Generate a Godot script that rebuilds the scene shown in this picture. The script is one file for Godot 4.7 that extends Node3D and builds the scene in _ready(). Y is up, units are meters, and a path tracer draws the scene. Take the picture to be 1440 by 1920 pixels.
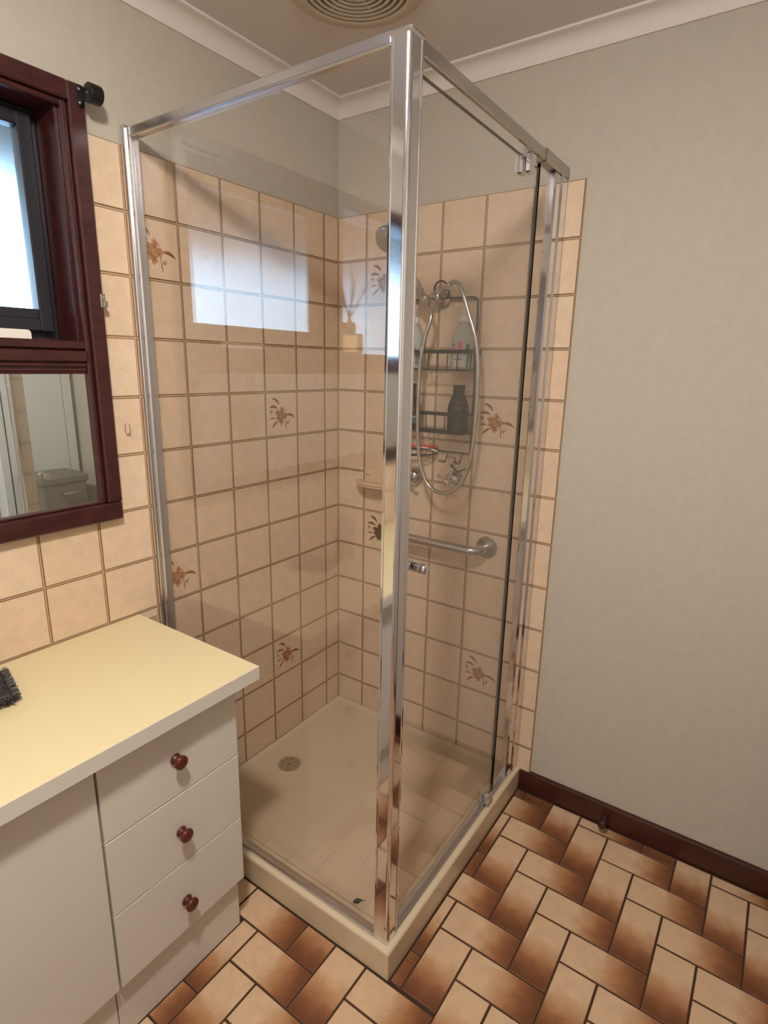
extends Node3D
# A bathroom corner: framed glass shower over a cream tray, vanity on the left under a timber window, herringbone floor.
# Axes: the room's tiled corner is the origin; x runs along wall_back (right in the photo), z runs along wall_left towards the viewer, y is up.

const TP := 0.152          # pitch of the wall tiles
const TOP := 1.994         # upper edge of the tiling
const CEIL := 2.353
const RX := 2.05           # room length along x
const RZ := 2.70           # room length along z
const VH := 0.776          # vanity top

var M := {}
var meshes := {}
var used := {}
var rng := RandomNumberGenerator.new()

# ------------------------------------------------------------------ naming and tagging
func numbered(called: String) -> String:
	var n: int = used.get(called, -1) + 1
	used[called] = n
	return called if n == 0 else "%s_%03d" % [called, n]

func tag(o: Node3D, label: String, category: String, group := "", kind := "") -> Node3D:
	o.set_meta("label", label)
	o.set_meta("category", category)
	if group: o.set_meta("group", group)
	if kind: o.set_meta("kind", kind)
	return o

func thing(called: String, label: String, category: String, at := Vector3.ZERO, group := "", kind := "") -> Node3D:
	var o := Node3D.new()
	o.name = numbered(called)
	add_child(o, true)
	o.position = at
	return tag(o, label, category, group, kind)

func put(called: String, mesh: Mesh, mat: Material, parent: Node, label := "") -> MeshInstance3D:
	var o := MeshInstance3D.new()
	o.mesh = mesh
	if mat: o.material_override = mat
	if parent == self:
		o.name = numbered(called)
	else:
		var n := 0
		var want := called
		while parent.has_node(NodePath(want)):
			n += 1
			want = "%s_%03d" % [called, n]
		o.name = want
	parent.add_child(o, true)
	if label: o.set_meta("label", label)
	return o

# ------------------------------------------------------------------ geometry: lists of triangles, counter-clockwise seen from outside
func tri(s: Array, a: Vector3, b: Vector3, c: Vector3) -> void:
	s.append(a); s.append(b); s.append(c)

func quad(s: Array, a: Vector3, b: Vector3, c: Vector3, d: Vector3) -> void:
	s.append(a); s.append(b); s.append(c); s.append(a); s.append(c); s.append(d)

func move(s: Array, t: Transform3D) -> Array:
	var r := []
	for v in s: r.append(t * v)
	return r

func box(s: Array, lo: Vector3, hi: Vector3, bev := 0.0) -> void:
	# chamfered box between two corners
	var c := (lo + hi) / 2.0
	var h := (hi - lo) / 2.0
	var b: float = min(bev, min(h.x, min(h.y, h.z)) * 0.98)
	var ax := [Vector3.RIGHT, Vector3.UP, Vector3.BACK]
	if b <= 0.0:
		for i in 3:
			for sg in [-1.0, 1.0]:
				var n: Vector3 = ax[i] * sg
				var u: Vector3 = ax[(i + 1) % 3]
				var v: Vector3 = n.cross(u)
				var p := c + n * h
				quad(s, p - u * h - v * h, p + u * h - v * h, p + u * h + v * h, p - u * h + v * h)
		return
	var k := h - Vector3(b, b, b)
	for i in 3:
		for sg in [-1.0, 1.0]:
			var n: Vector3 = ax[i] * sg
			var u: Vector3 = ax[(i + 1) % 3]
			var v: Vector3 = n.cross(u)
			var p := c + n * h
			quad(s, p - u * k - v * k, p + u * k - v * k, p + u * k + v * k, p - u * k + v * k)
	for i in 3:
		var w: Vector3 = ax[i]
		for s1 in [-1.0, 1.0]:
			for s2 in [-1.0, 1.0]:
				var n1: Vector3 = ax[(i + 1) % 3] * s1
				var n2: Vector3 = ax[(i + 2) % 3] * s2
				var p1 := c + n1 * h + n2 * k
				var p2 := c + n1 * k + n2 * h
				var e := w * k
				if (n1.cross(n2)).dot(w) > 0.0:
					quad(s, p1 - e, p1 + e, p2 + e, p2 - e) if false else quad(s, p1 + e, p2 + e, p2 - e, p1 - e)
				else:
					quad(s, p1 - e, p2 - e, p2 + e, p1 + e)
	for sx in [-1.0, 1.0]:
		for sy in [-1.0, 1.0]:
			for sz in [-1.0, 1.0]:
				var q := Vector3(sx, sy, sz)
				var a := c + q * Vector3(h.x, k.y, k.z)
				var d := c + q * Vector3(k.x, h.y, k.z)
				var e := c + q * Vector3(k.x, k.y, h.z)
				if sx * sy * sz > 0.0: tri(s, a, d, e)
				else: tri(s, a, e, d)

func extrude(s: Array, poly: PackedVector2Array, t: Transform3D, length: float) -> void:
	# polygon in XY (any winding) swept along +Z of t
	var p := poly
	if Geometry2D.is_polygon_clockwise(p): p.reverse()
	var n := p.size()
	for i in n:
		var a := p[i]
		var b := p[(i + 1) % n]
		quad(s, t * Vector3(a.x, a.y, 0), t * Vector3(b.x, b.y, 0), t * Vector3(b.x, b.y, length), t * Vector3(a.x, a.y, length))
	var ix := Geometry2D.triangulate_polygon(p)
	for i in range(0, ix.size(), 3):
		var a := p[ix[i]]
		var b := p[ix[i + 1]]
		var c := p[ix[i + 2]]
		if (b - a).cross(c - a) < 0.0:
			var w := b
			b = c
			c = w
		tri(s, t * Vector3(a.x, a.y, length), t * Vector3(b.x, b.y, length), t * Vector3(c.x, c.y, length))
		tri(s, t * Vector3(a.x, a.y, 0), t * Vector3(c.x, c.y, 0), t * Vector3(b.x, b.y, 0))

func tube(s: Array, pts: Array, r: float, sides := 8, closed := false) -> void:
	var n := pts.size()
	var up := Vector3.UP
	var d0: Vector3 = (pts[1] - pts[0]).normalized()
	if abs(d0.dot(up)) > 0.9: up = Vector3.RIGHT
	var u := d0.cross(up).normalized()
	var rings := []
	var last := d0
	for i in n:
		var d: Vector3
		if closed: d = (pts[(i + 1) % n] - pts[(i - 1 + n) % n]).normalized()
		elif i == 0: d = d0
		elif i == n - 1: d = (pts[n - 1] - pts[n - 2]).normalized()
		else: d = ((pts[i + 1] - pts[i]).normalized() + (pts[i] - pts[i - 1]).normalized()).normalized()
		u = (u - d * u.dot(d)).normalized()
		var v := d.cross(u)
		var ring := []
		for k in sides:
			var a := TAU * k / sides
			ring.append(pts[i] + (u * cos(a) + v * sin(a)) * r)
		rings.append(ring)
		last = d
	var m := n if closed else n - 1
	for i in m:
		var A: Array = rings[i]
		var B: Array = rings[(i + 1) % n]
		for k in sides:
			var j := (k + 1) % sides
			quad(s, A[k], A[j], B[j], B[k])
	if not closed:
		for k in range(1, sides - 1):
			tri(s, rings[0][0], rings[0][k + 1], rings[0][k])
			tri(s, rings[n - 1][0], rings[n - 1][k], rings[n - 1][k + 1])

func lathe(s: Array, prof: Array, t: Transform3D, segs := 32) -> void:
	# profile of Vector2(radius, height) from bottom to top along +Y of t, outside on the right
	for i in prof.size() - 1:
		var a: Vector2 = prof[i]
		var b: Vector2 = prof[i + 1]
		for k in segs:
			var f := TAU * k / segs
			var g := TAU * (k + 1) / segs
			var p := t * Vector3(a.x * cos(f), a.y, -a.x * sin(f))
			var q := t * Vector3(a.x * cos(g), a.y, -a.x * sin(g))
			var p2 := t * Vector3(b.x * cos(f), b.y, -b.x * sin(f))
			var q2 := t * Vector3(b.x * cos(g), b.y, -b.x * sin(g))
			if a.x < 1e-6: tri(s, p, q2, p2)
			elif b.x < 1e-6: tri(s, p, q, p2)
			else: quad(s, p, q, q2, p2)

func curve(pts: Array, per := 6) -> Array:
	# Catmull-Rom through the points
	var r := []
	var n := pts.size()
	for i in n - 1:
		var a: Vector3 = pts[max(i - 1, 0)]
		var b: Vector3 = pts[i]
		var c: Vector3 = pts[i + 1]
		var d: Vector3 = pts[min(i + 2, n - 1)]
		for k in per:
			r.append(b.cubic_interpolate(c, a, d, float(k) / per))
	r.append(pts[n - 1])
	return r

func arc(c: Vector3, u: Vector3, v: Vector3, a0: float, a1: float, n := 8) -> Array:
	var r := []
	for i in n + 1:
		var a := lerpf(a0, a1, float(i) / n)
		r.append(c + u * cos(a) + v * sin(a))
	return r

func solid(s: Array, smooth := 38.0) -> ArrayMesh:
	# triangles to a mesh: normals averaged over the faces that meet within the angle
	var n := s.size() / 3
	var fn := []
	var by := {}
	for i in n:
		var a: Vector3 = s[i * 3]
		var b: Vector3 = s[i * 3 + 1]
		var c: Vector3 = s[i * 3 + 2]
		fn.append((b - a).cross(c - a))
		for k in 3:
			var key := Vector3i((s[i * 3 + k] * 20000.0).round())
			if not by.has(key): by[key] = []
			by[key].append(i)
	var pos := PackedVector3Array()
	var nor := PackedVector3Array()
	pos.resize(n * 3)
	nor.resize(n * 3)
	var lim := cos(deg_to_rad(smooth))
	for i in n:
		var f: Vector3 = fn[i]
		var fu := f.normalized()
		for k in 3:
			var v: Vector3 = s[i * 3 + k]
			var sum := Vector3.ZERO
			for j in by[Vector3i((v * 20000.0).round())]:
				if fn[j].normalized().dot(fu) > lim: sum += fn[j]
			var at: int = i * 3 + [0, 2, 1][k]     # Godot's front faces run clockwise
			pos[at] = v
			nor[at] = sum.normalized() if sum.length() > 0.0 else fu
	var arr := []
	arr.resize(Mesh.ARRAY_MAX)
	arr[Mesh.ARRAY_VERTEX] = pos
	arr[Mesh.ARRAY_NORMAL] = nor
	var m := ArrayMesh.new()
	m.add_surface_from_arrays(Mesh.PRIMITIVE_TRIANGLES, arr)
	return m

func boxmesh(lo: Vector3, hi: Vector3, bev := 0.0) -> ArrayMesh:
	var s := []
	box(s, lo, hi, bev)
	return solid(s)

func plate(w: float, d: float, h: float, rim: float, drop: float, uv: Rect2, face: Material, edge: Material) -> ArrayMesh:
	# a tile lying in XZ with its corner at the origin, top at y = 0: a glazed face with UVs, and a slightly lower rim with sides
	var st := SurfaceTool.new()
	var P := func(x: float, y: float, z: float): return Vector3(x, y, z)
	var a: Array = [P.call(rim, 0, rim), P.call(w - rim, 0, rim), P.call(w - rim, 0, d - rim), P.call(rim, 0, d - rim)]
	var b: Array = [P.call(0, -drop, 0), P.call(w, -drop, 0), P.call(w, -drop, d), P.call(0, -drop, d)]
	var c: Array = [P.call(0, -h, 0), P.call(w, -h, 0), P.call(w, -h, d), P.call(0, -h, d)]
	st.begin(Mesh.PRIMITIVE_TRIANGLES)
	for k in [0, 1, 2, 0, 2, 3]:
		var v: Vector3 = a[k]
		st.set_uv(uv.position + uv.size * Vector2(v.x / w, v.z / d))
		st.set_normal(Vector3.UP)
		st.add_vertex(v)
	st.set_material(face)
	var m := st.commit()
	st = SurfaceTool.new()
	st.begin(Mesh.PRIMITIVE_TRIANGLES)
	for i in 4:
		var j := (i + 1) % 4
		for f in [[a[i], b[i], b[j], a[j]], [b[i], c[i], c[j], b[j]]]:
			var nn: Vector3 = (f[2] - f[0]).cross(f[1] - f[0]).normalized()
			for k in [0, 1, 2, 0, 2, 3]:
				st.set_normal(nn)
				st.set_uv(Vector2.ZERO)
				st.add_vertex(f[k])
	st.set_material(edge)
	st.commit(m)
	return m

# ------------------------------------------------------------------ textures and materials
func noise(freq: float, sd: int, oct := 3) -> FastNoiseLite:
	var n := FastNoiseLite.new()
	n.noise_type = FastNoiseLite.TYPE_SIMPLEX_SMOOTH
	n.frequency = freq
	n.seed = sd
	n.fractal_octaves = oct
	return n

func ntex(freq: float, sd: int, size := 512, ramp: Gradient = null, oct := 4) -> NoiseTexture2D:
	var t := NoiseTexture2D.new()
	t.width = size
	t.height = size
	t.seamless = true
	t.noise = noise(freq, sd, oct)
	if ramp: t.color_ramp = ramp
	return t

func ramp2(a: Color, b: Color) -> Gradient:
	var g := Gradient.new()
	g.set_color(0, a)
	g.set_color(1, b)
	return g

func mat(called: String, c: Color, rough := 0.5, metal := 0.0, spec := 0.5) -> StandardMaterial3D:
	var m := StandardMaterial3D.new()
	m.resource_name = called
	m.albedo_color = c
	m.roughness = rough
	m.metallic = metal
	m.metallic_specular = spec
	M[called] = m
	return m

func mottle(m: StandardMaterial3D, freq: float, sd: int, lo: float, scale: float, bump := 0.0, bscale := 1.0) -> void:
	m.albedo_texture = ntex(freq, sd, 512, ramp2(Color(lo, lo, lo), Color.WHITE))
	m.uv1_triplanar = true
	m.uv1_world_triplanar = true
	m.uv1_scale = Vector3.ONE * scale
	if bump > 0.0:
		m.heightmap_enabled = true
		m.heightmap_texture = ntex(freq * bscale, sd + 7, 512)
		m.heightmap_scale = bump

func stamp(img: Image, u: float, v: float, r: float, c: Color, a: float) -> void:
	var n := img.get_width()
	var cx := u * n
	var cy := v * n
	var rr := r * n
	for y in range(int(max(0, cy - rr - 1)), int(min(n, cy + rr + 2))):
		for x in range(int(max(0, cx - rr - 1)), int(min(n, cx + rr + 2))):
			var d := Vector2(x + 0.5 - cx, y + 0.5 - cy).length()
			var k: float = clamp((rr - d) / 1.2 + 0.5, 0.0, 1.0) * a
			if k > 0.0: img.set_pixel(x, y, img.get_pixel(x, y).lerp(c, k))

func stroke(img: Image, p: Array, r0: float, r1: float, c: Color, a: float) -> void:
	# quadratic curve, thickest in the middle
	for i in 41:
		var t := i / 40.0
		var q: Vector2 = p[0].lerp(p[1], t).lerp(p[1].lerp(p[2], t), t)
		var w: float = lerpf(r0, r1, sin(t * PI))
		stamp(img, q.x, q.y, w, c, a)

func tile_image(sd: int, base: Color) -> Image:
	var n := 256
	var img := Image.create_empty(n, n, false, Image.FORMAT_RGB8)
	var a := noise(0.012, sd, 3)
	var b := noise(0.11, sd + 1, 2)
	for y in n:
		for x in n:
			var k := 1.0 + 0.035 * a.get_noise_2d(x, y) + 0.05 * b.get_noise_2d(x, y)
			var w := 0.02 * a.get_noise_2d(x + 500, y)
			img.set_pixel(x, y, Color(base.r * (k + w), base.g * k, base.b * (k - w)))
	return img

func flower(img: Image, dark: bool) -> void:
	var leaf := Color(0.50, 0.30, 0.16) if not dark else Color(0.33, 0.20, 0.12)
	var tan1 := Color(0.72, 0.50, 0.31) if not dark else Color(0.36, 0.25, 0.18)
	var tan2 := Color(0.58, 0.36, 0.20) if not dark else Color(0.28, 0.18, 0.13)
	var core := Color(0.46, 0.26, 0.13) if not dark else Color(0.22, 0.13, 0.09)
	var plum := Color(0.45, 0.30, 0.25)
	var V := func(x: float, y: float): return Vector2(x, y)
	stroke(img, [V.call(.20, .135), V.call(.34, .13), V.call(.415, .275)], .008, .028, leaf, .9)
	stroke(img, [V.call(.12, .335), V.call(.24, .285), V.call(.36, .36)], .008, .030, leaf, .9)
	stroke(img, [V.call(.37, .66), V.call(.27, .70), V.call(.185, .805)], .008, .026, leaf, .85)
	stroke(img, [V.call(.66, .535), V.call(.80, .49), V.call(.925, .60)], .008, .030, leaf, .9)
	stroke(img, [V.call(.615, .655), V.call(.635, .76), V.call(.645, .87)], .006, .012, leaf, .7)
	stroke(img, [V.call(.14, .595), V.call(.20, .57), V.call(.275, .585)], .006, .02, leaf, .6)
	var r := RandomNumberGenerator.new()
	r.seed = 11
	# radiating petals of the wattle-like heads, then their cores
	for h in [[.50, .42, .115], [.40, .57, .10], [.59, .55, .10], [.48, .66, .105], [.36, .47, .075], [.54, .50, .10], [.45, .50, .1]]:
		for i in 26:
			var an := r.randf() * TAU
			var L: float = h[2] * r.randf_range(0.55, 1.12)
			var p0 := Vector2(h[0], h[1])
			var p2: Vector2 = p0 + Vector2(cos(an), sin(an)) * L
			var col: Color = tan1.lerp(tan2, r.randf())
			stroke(img, [p0, (p0 + p2) / 2 + Vector2(r.randf_range(-.01, .01), r.randf_range(-.01, .01)), p2], .005, .012, col, .5)
	for h in [[.505, .455, .035], [.40, .585, .03], [.585, .565, .032], [.475, .645, .03], [.345, .475, .025], [.52, .40, .02]]:
		for i in 12:
			stamp(img, h[0] + r.randf_range(-1, 1) * h[2], h[1] + r.randf_range(-1, 1) * h[2], h[2] * r.randf_range(.25, .6), core, .35)
	for b in [[.165, .44, plum], [.70, .70, leaf]]:
		for i in 14:
			stamp(img, b[0] + r.randf_range(-.035, .035), b[1] + r.randf_range(-.04, .04), .014, b[2], .5)
	if dark:
		for i in 40:
			stamp(img, .55 + r.randf_range(-.16, .14), .52 + r.randf_range(-.2, .2), .05, Color(.27, .18, .13), .3)

func floor_image(sd: int) -> Image:
	# flashed quarry tile: the glaze itself is cream at one end and fired brown at the other, with a speckled, wandering border
	var w := 256
	var h := 128
	var img := Image.create_empty(w, h, false, Image.FORMAT_RGB8)
	var a := noise(0.014, sd, 3)
	var b := noise(0.16, sd + 3, 2)
	var cream := Color(0.765, 0.645, 0.525)
	var mid := Color(0.60, 0.415, 0.275)
	var brown := Color(0.395, 0.235, 0.145)
	var shift := rng.randf_range(-0.10, 0.06)
	for y in h:
		for x in w:
			var t := float(x) / w + shift + 0.07 * a.get_noise_2d(x, y) + 0.03 * b.get_noise_2d(x, y)
			var c := cream.lerp(mid, smoothstep(0.34, 0.78, t)).lerp(brown, smoothstep(0.62, 1.02, t))
			var k := 1.0 + 0.05 * b.get_noise_2d(x + 300, y) + 0.04 * a.get_noise_2d(x, y + 400)
			img.set_pixel(x, y, Color(c.r * k, c.g * k, c.b * k))
	return img

func materials() -> void:
	var m: StandardMaterial3D
	m = mat("wall_paint", Color(0.735, 0.70, 0.65), 0.72, 0.0, 0.3)
	mottle(m, 0.02, 3, 0.965, 2.5)
	m = mat("ceiling_paint", Color(0.84, 0.815, 0.80), 0.85, 0.0, 0.2)
	m = mat("cornice_paint", Color(0.86, 0.825, 0.805), 0.8, 0.0, 0.2)
	m = mat("grout", Color(0.77, 0.645, 0.51), 0.95, 0.0, 0.2)
	mottle(m, 0.05, 5, 0.85, 6.0)
	m = mat("tile_rim", Color(0.50, 0.35, 0.23), 0.5, 0.0, 0.4)
	mottle(m, 0.06, 9, 0.72, 5.0)
	for i in 3:
		m = mat("tile_face_%d" % i, Color.WHITE, 0.30, 0.0, 0.4)
		m.albedo_texture = ImageTexture.create_from_image(tile_image(20 + i, [Color(0.835, 0.732, 0.625), Color(0.825, 0.722, 0.613), Color(0.84, 0.742, 0.638)][i]))
	for i in 2:
		m = mat("tile_flower_%d" % i, Color.WHITE, 0.30, 0.0, 0.4)
		var img := tile_image(30 + i, Color(0.835, 0.732, 0.625))
		flower(img, i == 1)
		m.albedo_texture = ImageTexture.create_from_image(img)
	for i in 4:
		m = mat("floor_face_%d" % i, Color.WHITE, 0.42, 0.0, 0.4)
		m.albedo_texture = ImageTexture.create_from_image(floor_image(50 + i * 5))
	m = mat("floor_rim", Color(0.42, 0.27, 0.17), 0.7)
	m = mat("floor_grout", Color(0.205, 0.135, 0.085), 0.95)
	m = mat("mahogany", Color(0.275, 0.125, 0.125), 0.32, 0.0, 0.5)
	var g := ramp2(Color(0.72, 0.66, 0.66), Color.WHITE)
	m.albedo_texture = ntex(0.02, 14, 512, g)
	m.uv1_triplanar = true
	m.uv1_world_triplanar = true
	m.uv1_scale = Vector3(6, 3, 1.2)
	m = mat("mahogany_red", Color(0.31, 0.105, 0.065), 0.28, 0.0, 0.5)
	m = mat("skirting_wood", Color(0.235, 0.10, 0.075), 0.3, 0.0, 0.5)
	m = mat("dark_aluminium", Color(0.125, 0.115, 0.145), 0.4, 0.0, 0.5)
	m = mat("tray_acrylic", Color(0.79, 0.715, 0.61), 0.22, 0.0, 0.5)
	m = mat("chrome", Color(0.86, 0.86, 0.88), 0.07, 1.0)
	m = mat("satin_chrome", Color(0.74, 0.72, 0.70), 0.22, 1.0)
	m = mat("aluminium", Color(0.80, 0.80, 0.82), 0.24, 1.0)
	m = mat("seal_black", Color(0.012, 0.01, 0.008), 0.8, 0.0, 0.2)
	m = mat("glass", Color(0.33, 0.31, 0.24, 0.018), 0.0, 0.0, 0.45)
	m.transparency = BaseMaterial3D.TRANSPARENCY_ALPHA
	m = mat("frosted_glass", Color(0.93, 0.97, 0.98, 0.04), 0.25, 0.0, 0.5)
	m.refraction_enabled = true
	m.refraction_scale = 0.05
	m = mat("mirror_glass", Color(0.90, 0.93, 0.92), 0.01, 1.0)
	m = mat("laminate_top", Color(0.825, 0.76, 0.60), 0.38, 0.0, 0.4)
	m = mat("laminate_front", Color(0.79, 0.765, 0.725), 0.42, 0.0, 0.4)
	m = mat("black_metal", Color(0.02, 0.02, 0.022), 0.35, 0.0, 0.5)
	m = mat("wire_bronze", Color(0.085, 0.06, 0.05), 0.4, 0.3, 0.5)
	m = mat("white_plastic", Color(0.86, 0.83, 0.80), 0.4)
	m = mat("bottle_clear", Color(0.66, 0.67, 0.64), 0.25)
	m = mat("bottle_navy", Color(0.04, 0.04, 0.065), 0.15, 0.0, 0.4)
	m = mat("print_white", Color(0.74, 0.74, 0.72), 0.5)
	m = mat("print_teal", Color(0.13, 0.30, 0.31), 0.5)
	m = mat("print_pink", Color(0.80, 0.36, 0.46), 0.5)
	m = mat("print_green", Color(0.30, 0.40, 0.30), 0.5)
	m = mat("print_grey", Color(0.36, 0.37, 0.35), 0.5)
	m = mat("ceramic_cream", Color(0.80, 0.685, 0.57), 0.2)
	m = mat("hook_plastic", Color(0.60, 0.50, 0.41), 0.3)
	m = mat("razor_red", Color(0.78, 0.16, 0.18), 0.4)
	m = mat("vent_plastic", Color(0.76, 0.70, 0.62), 0.6)
	m = mat("leaf_green", Color(0.12, 0.20, 0.05), 0.6)
	m = mat("tree_leaf", Color(0.20, 0.27, 0.11), 0.8, 0.0, 0.1)
	m = mat("bristle", Color(0.36, 0.34, 0.33), 0.6)
	m = mat("bristle_dark", Color(0.16, 0.14, 0.14), 0.7)
	m = mat("hamper_grey", Color(0.42, 0.41, 0.38), 0.8)
	m = mat("door_white", Color(0.87, 0.88, 0.88), 0.4)
	m = mat("amber_glass", Color(1.0, 0.70, 0.42, 0.1), 0.02)
	m.refraction_enabled = true
	m.refraction_scale = 0.05
	m = mat("reed", Color(0.55, 0.42, 0.30), 0.8)
	m = mat("cap_brown", Color(0.36, 0.29, 0.24), 0.5)
	m = mat("drain_plastic", Color(0.62, 0.53, 0.43), 0.4)
	m = mat("lamp_opal", Color(0.95, 0.93, 0.88), 0.5)
	m.emission_enabled = true
	m.emission = Color(1.0, 0.965, 0.92)
	m.emission_energy_multiplier = 3.0

# ------------------------------------------------------------------ scene
func _ready() -> void:
	rng.seed = 5
	# camera
	var cam := Camera3D.new()
	cam.name = "camera"
	var yaw := 0.60308
	var pitch := -0.24952
	var roll := 0.01978
	var fw := Vector3(-sin(yaw) * cos(pitch), sin(pitch), -cos(yaw) * cos(pitch))
	var ri := fw.cross(Vector3.UP).normalized()
	var up := ri.cross(fw)
	cam.basis = Basis(ri * cos(roll) + up * sin(roll), up * cos(roll) - ri * sin(roll), -fw)
	cam.position = Vector3(1.4404, 1.4802, 1.7636)
	cam.fov = rad_to_deg(2.0 * atan(960.0 / 1077.36))
	cam.near = 0.01
	cam.far = 100.0
	add_child(cam)
	cam.current = true
	# sky and exposure
	var sky_m := ProceduralSkyMaterial.new()
	sky_m.sky_top_color = Color(0.62, 0.80, 1.0)
	sky_m.sky_horizon_color = Color(0.80, 0.92, 1.0)
	sky_m.ground_horizon_color = Color(0.80, 0.86, 0.86)
	sky_m.ground_bottom_color = Color(0.55, 0.56, 0.52)
	sky_m.sky_energy_multiplier = 2.9
	sky_m.ground_energy_multiplier = 2.5
	var sky := Sky.new()
	sky.sky_material = sky_m
	var env := Environment.new()
	env.background_mode = Environment.BG_SKY
	env.sky = sky
	env.tonemap_mode = Environment.TONE_MAPPER_LINEAR
	env.tonemap_exposure = 1.06
	env.sdfgi_enabled = true
	env.ssao_enabled = true
	env.ssil_enabled = true
	var we := WorldEnvironment.new()
	we.name = "world_environment"
	we.environment = env
	add_child(we)
	materials()
	build_room()
	build_wall_tiles()
	build_floor()
	build_window()
	build_vanity()
	build_tray()
	build_screen()
	build_fittings()
	build_caddy()
	build_small_things()
	build_unseen_side()

func build_room() -> void:
	var s := []
	var T := 0.14
	# wall_left: window wall, with the opening behind the sashes
	box(s, Vector3(-T, -0.1, -T), Vector3(-0.007, 1.50, RZ + T))
	box(s, Vector3(-T, 2.05, -T), Vector3(-0.007, 2.55, RZ + T))
	box(s, Vector3(-T, 1.50, -T), Vector3(-0.007, 2.05, 0.975))
	box(s, Vector3(-T, 1.50, 2.35), Vector3(-0.007, 2.05, RZ + T))
	tag(put("wall_left", solid(s), M.wall_paint, self), "beige painted wall with cream tiles and the timber window", "wall", "", "structure")
	s = []
	box(s, Vector3(-0.006, -0.1, -T), Vector3(RX + T, 2.55, -0.007))
	tag(put("wall_back", solid(s), M.wall_paint, self), "plain beige painted wall right of the shower, tiled inside it", "wall", "", "structure")
	s = []
	box(s, Vector3(RX, -0.1, -0.007), Vector3(RX + T, 2.55, RZ + T))
	tag(put("wall_right", solid(s), M.wall_paint, self), "beige painted wall opposite the window and mirror", "wall", "", "structure")
	s = []
	box(s, Vector3(-0.007, -0.1, RZ), Vector3(RX, 2.55, RZ + T))
	tag(put("wall_front", solid(s), M.wall_paint, self), "beige painted wall behind the viewer at the vanity's far end", "wall", "", "structure")
	s = []
	var vx := 0.441
	var vz := 0.476
	box(s, Vector3(-0.006, CEIL, -0.006), Vector3(vx - 0.117, 2.55, RZ))
	box(s, Vector3(vx + 0.117, CEIL, -0.006), Vector3(RX, 2.55, RZ))
	box(s, Vector3(vx - 0.117, CEIL, -0.006), Vector3(vx + 0.117, 2.55, vz - 0.117))
	box(s, Vector3(vx - 0.117, CEIL, vz + 0.117), Vector3(vx + 0.117, 2.55, RZ))
	box(s, Vector3(vx - 0.117, 2.535, vz - 0.117), Vector3(vx + 0.117, 2.55, vz + 0.117))
	tag(put("ceiling", solid(s), M.ceiling_paint, self), "flat beige grey ceiling with a round vent", "ceiling", "", "structure")
	# cornice: a small cove with a step at either edge
	var c := PackedVector2Array([Vector2(0, -0.05), Vector2(0.006, -0.05), Vector2(0.008, -0.044)])
	for i in range(1, 9):
		var a := PI * 0.5 * i / 9.0
		c.append(Vector2(0.008 + 0.036 * (1.0 - cos(a)), -0.044 + 0.036 * sin(a)))
	c.append_array([Vector2(0.044, -0.008), Vector2(0.051, -0.006), Vector2(0.051, 0.0), Vector2(0, 0)])
	var n := 1
	for w in [[Vector3(-0.007, CEIL, -0.007), Vector3(1, 0, 0), Vector3(0, 0, 1), RZ, "pale moulded cornice above the window wall"], [Vector3(-0.007, CEIL, -0.007), Vector3(0, 0, 1), Vector3(1, 0, 0), RX, "pale moulded cornice above the plain back wall"], [Vector3(RX, CEIL, 0), Vector3(-1, 0, 0), Vector3(0, 0, 1), RZ, "pale moulded cornice above the wall opposite the window"], [Vector3(0, CEIL, RZ), Vector3(0, 0, -1), Vector3(1, 0, 0), RX, "pale moulded cornice above the wall behind the viewer"]]:
		s = []
		var b := Basis(w[1], Vector3.UP, w[2])
		extrude(s, c, Transform3D(b, w[0]), w[3])
		if b.determinant() < 0.0:
			for i in range(0, s.size(), 3):
				var k = s[i]
				s[i] = s[i + 1]
				s[i + 1] = k
		tag(put("trim_%d" % n, solid(s, 25.0), M.cornice_paint, self), w[4], "cornice", "", "structure")
		n += 1
	# skirting along the back wall, right of the shower tray
	var sk := PackedVector2Array([Vector2(0, 0), Vector2(0.015, 0), Vector2(0.015, 0.066), Vector2(0.012, 0.073), Vector2(0.006, 0.077), Vector2(0, 0.078)])
	s = []
	extrude(s, sk, Transform3D(Basis(Vector3(0, 0, 1), Vector3.UP, Vector3(-1, 0, 0)), Vector3(RX, 0, -0.007)), RX - 0.848)
	tag(put("baseboard_back", solid(s, 30.0), M.skirting_wood, self), "dark mahogany skirting board along the plain beige wall", "skirting", "", "structure")
	s = []
	extrude(s, sk, Transform3D(Basis(Vector3(-1, 0, 0), Vector3.UP, Vector3(0, 0, -1)), Vector3(RX, 0, RZ)), RZ - 0.45)
	tag(put("baseboard_right", solid(s, 30.0), M.skirting_wood, self), "dark mahogany skirting board along the wall opposite the window", "skirting", "", "structure")

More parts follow.
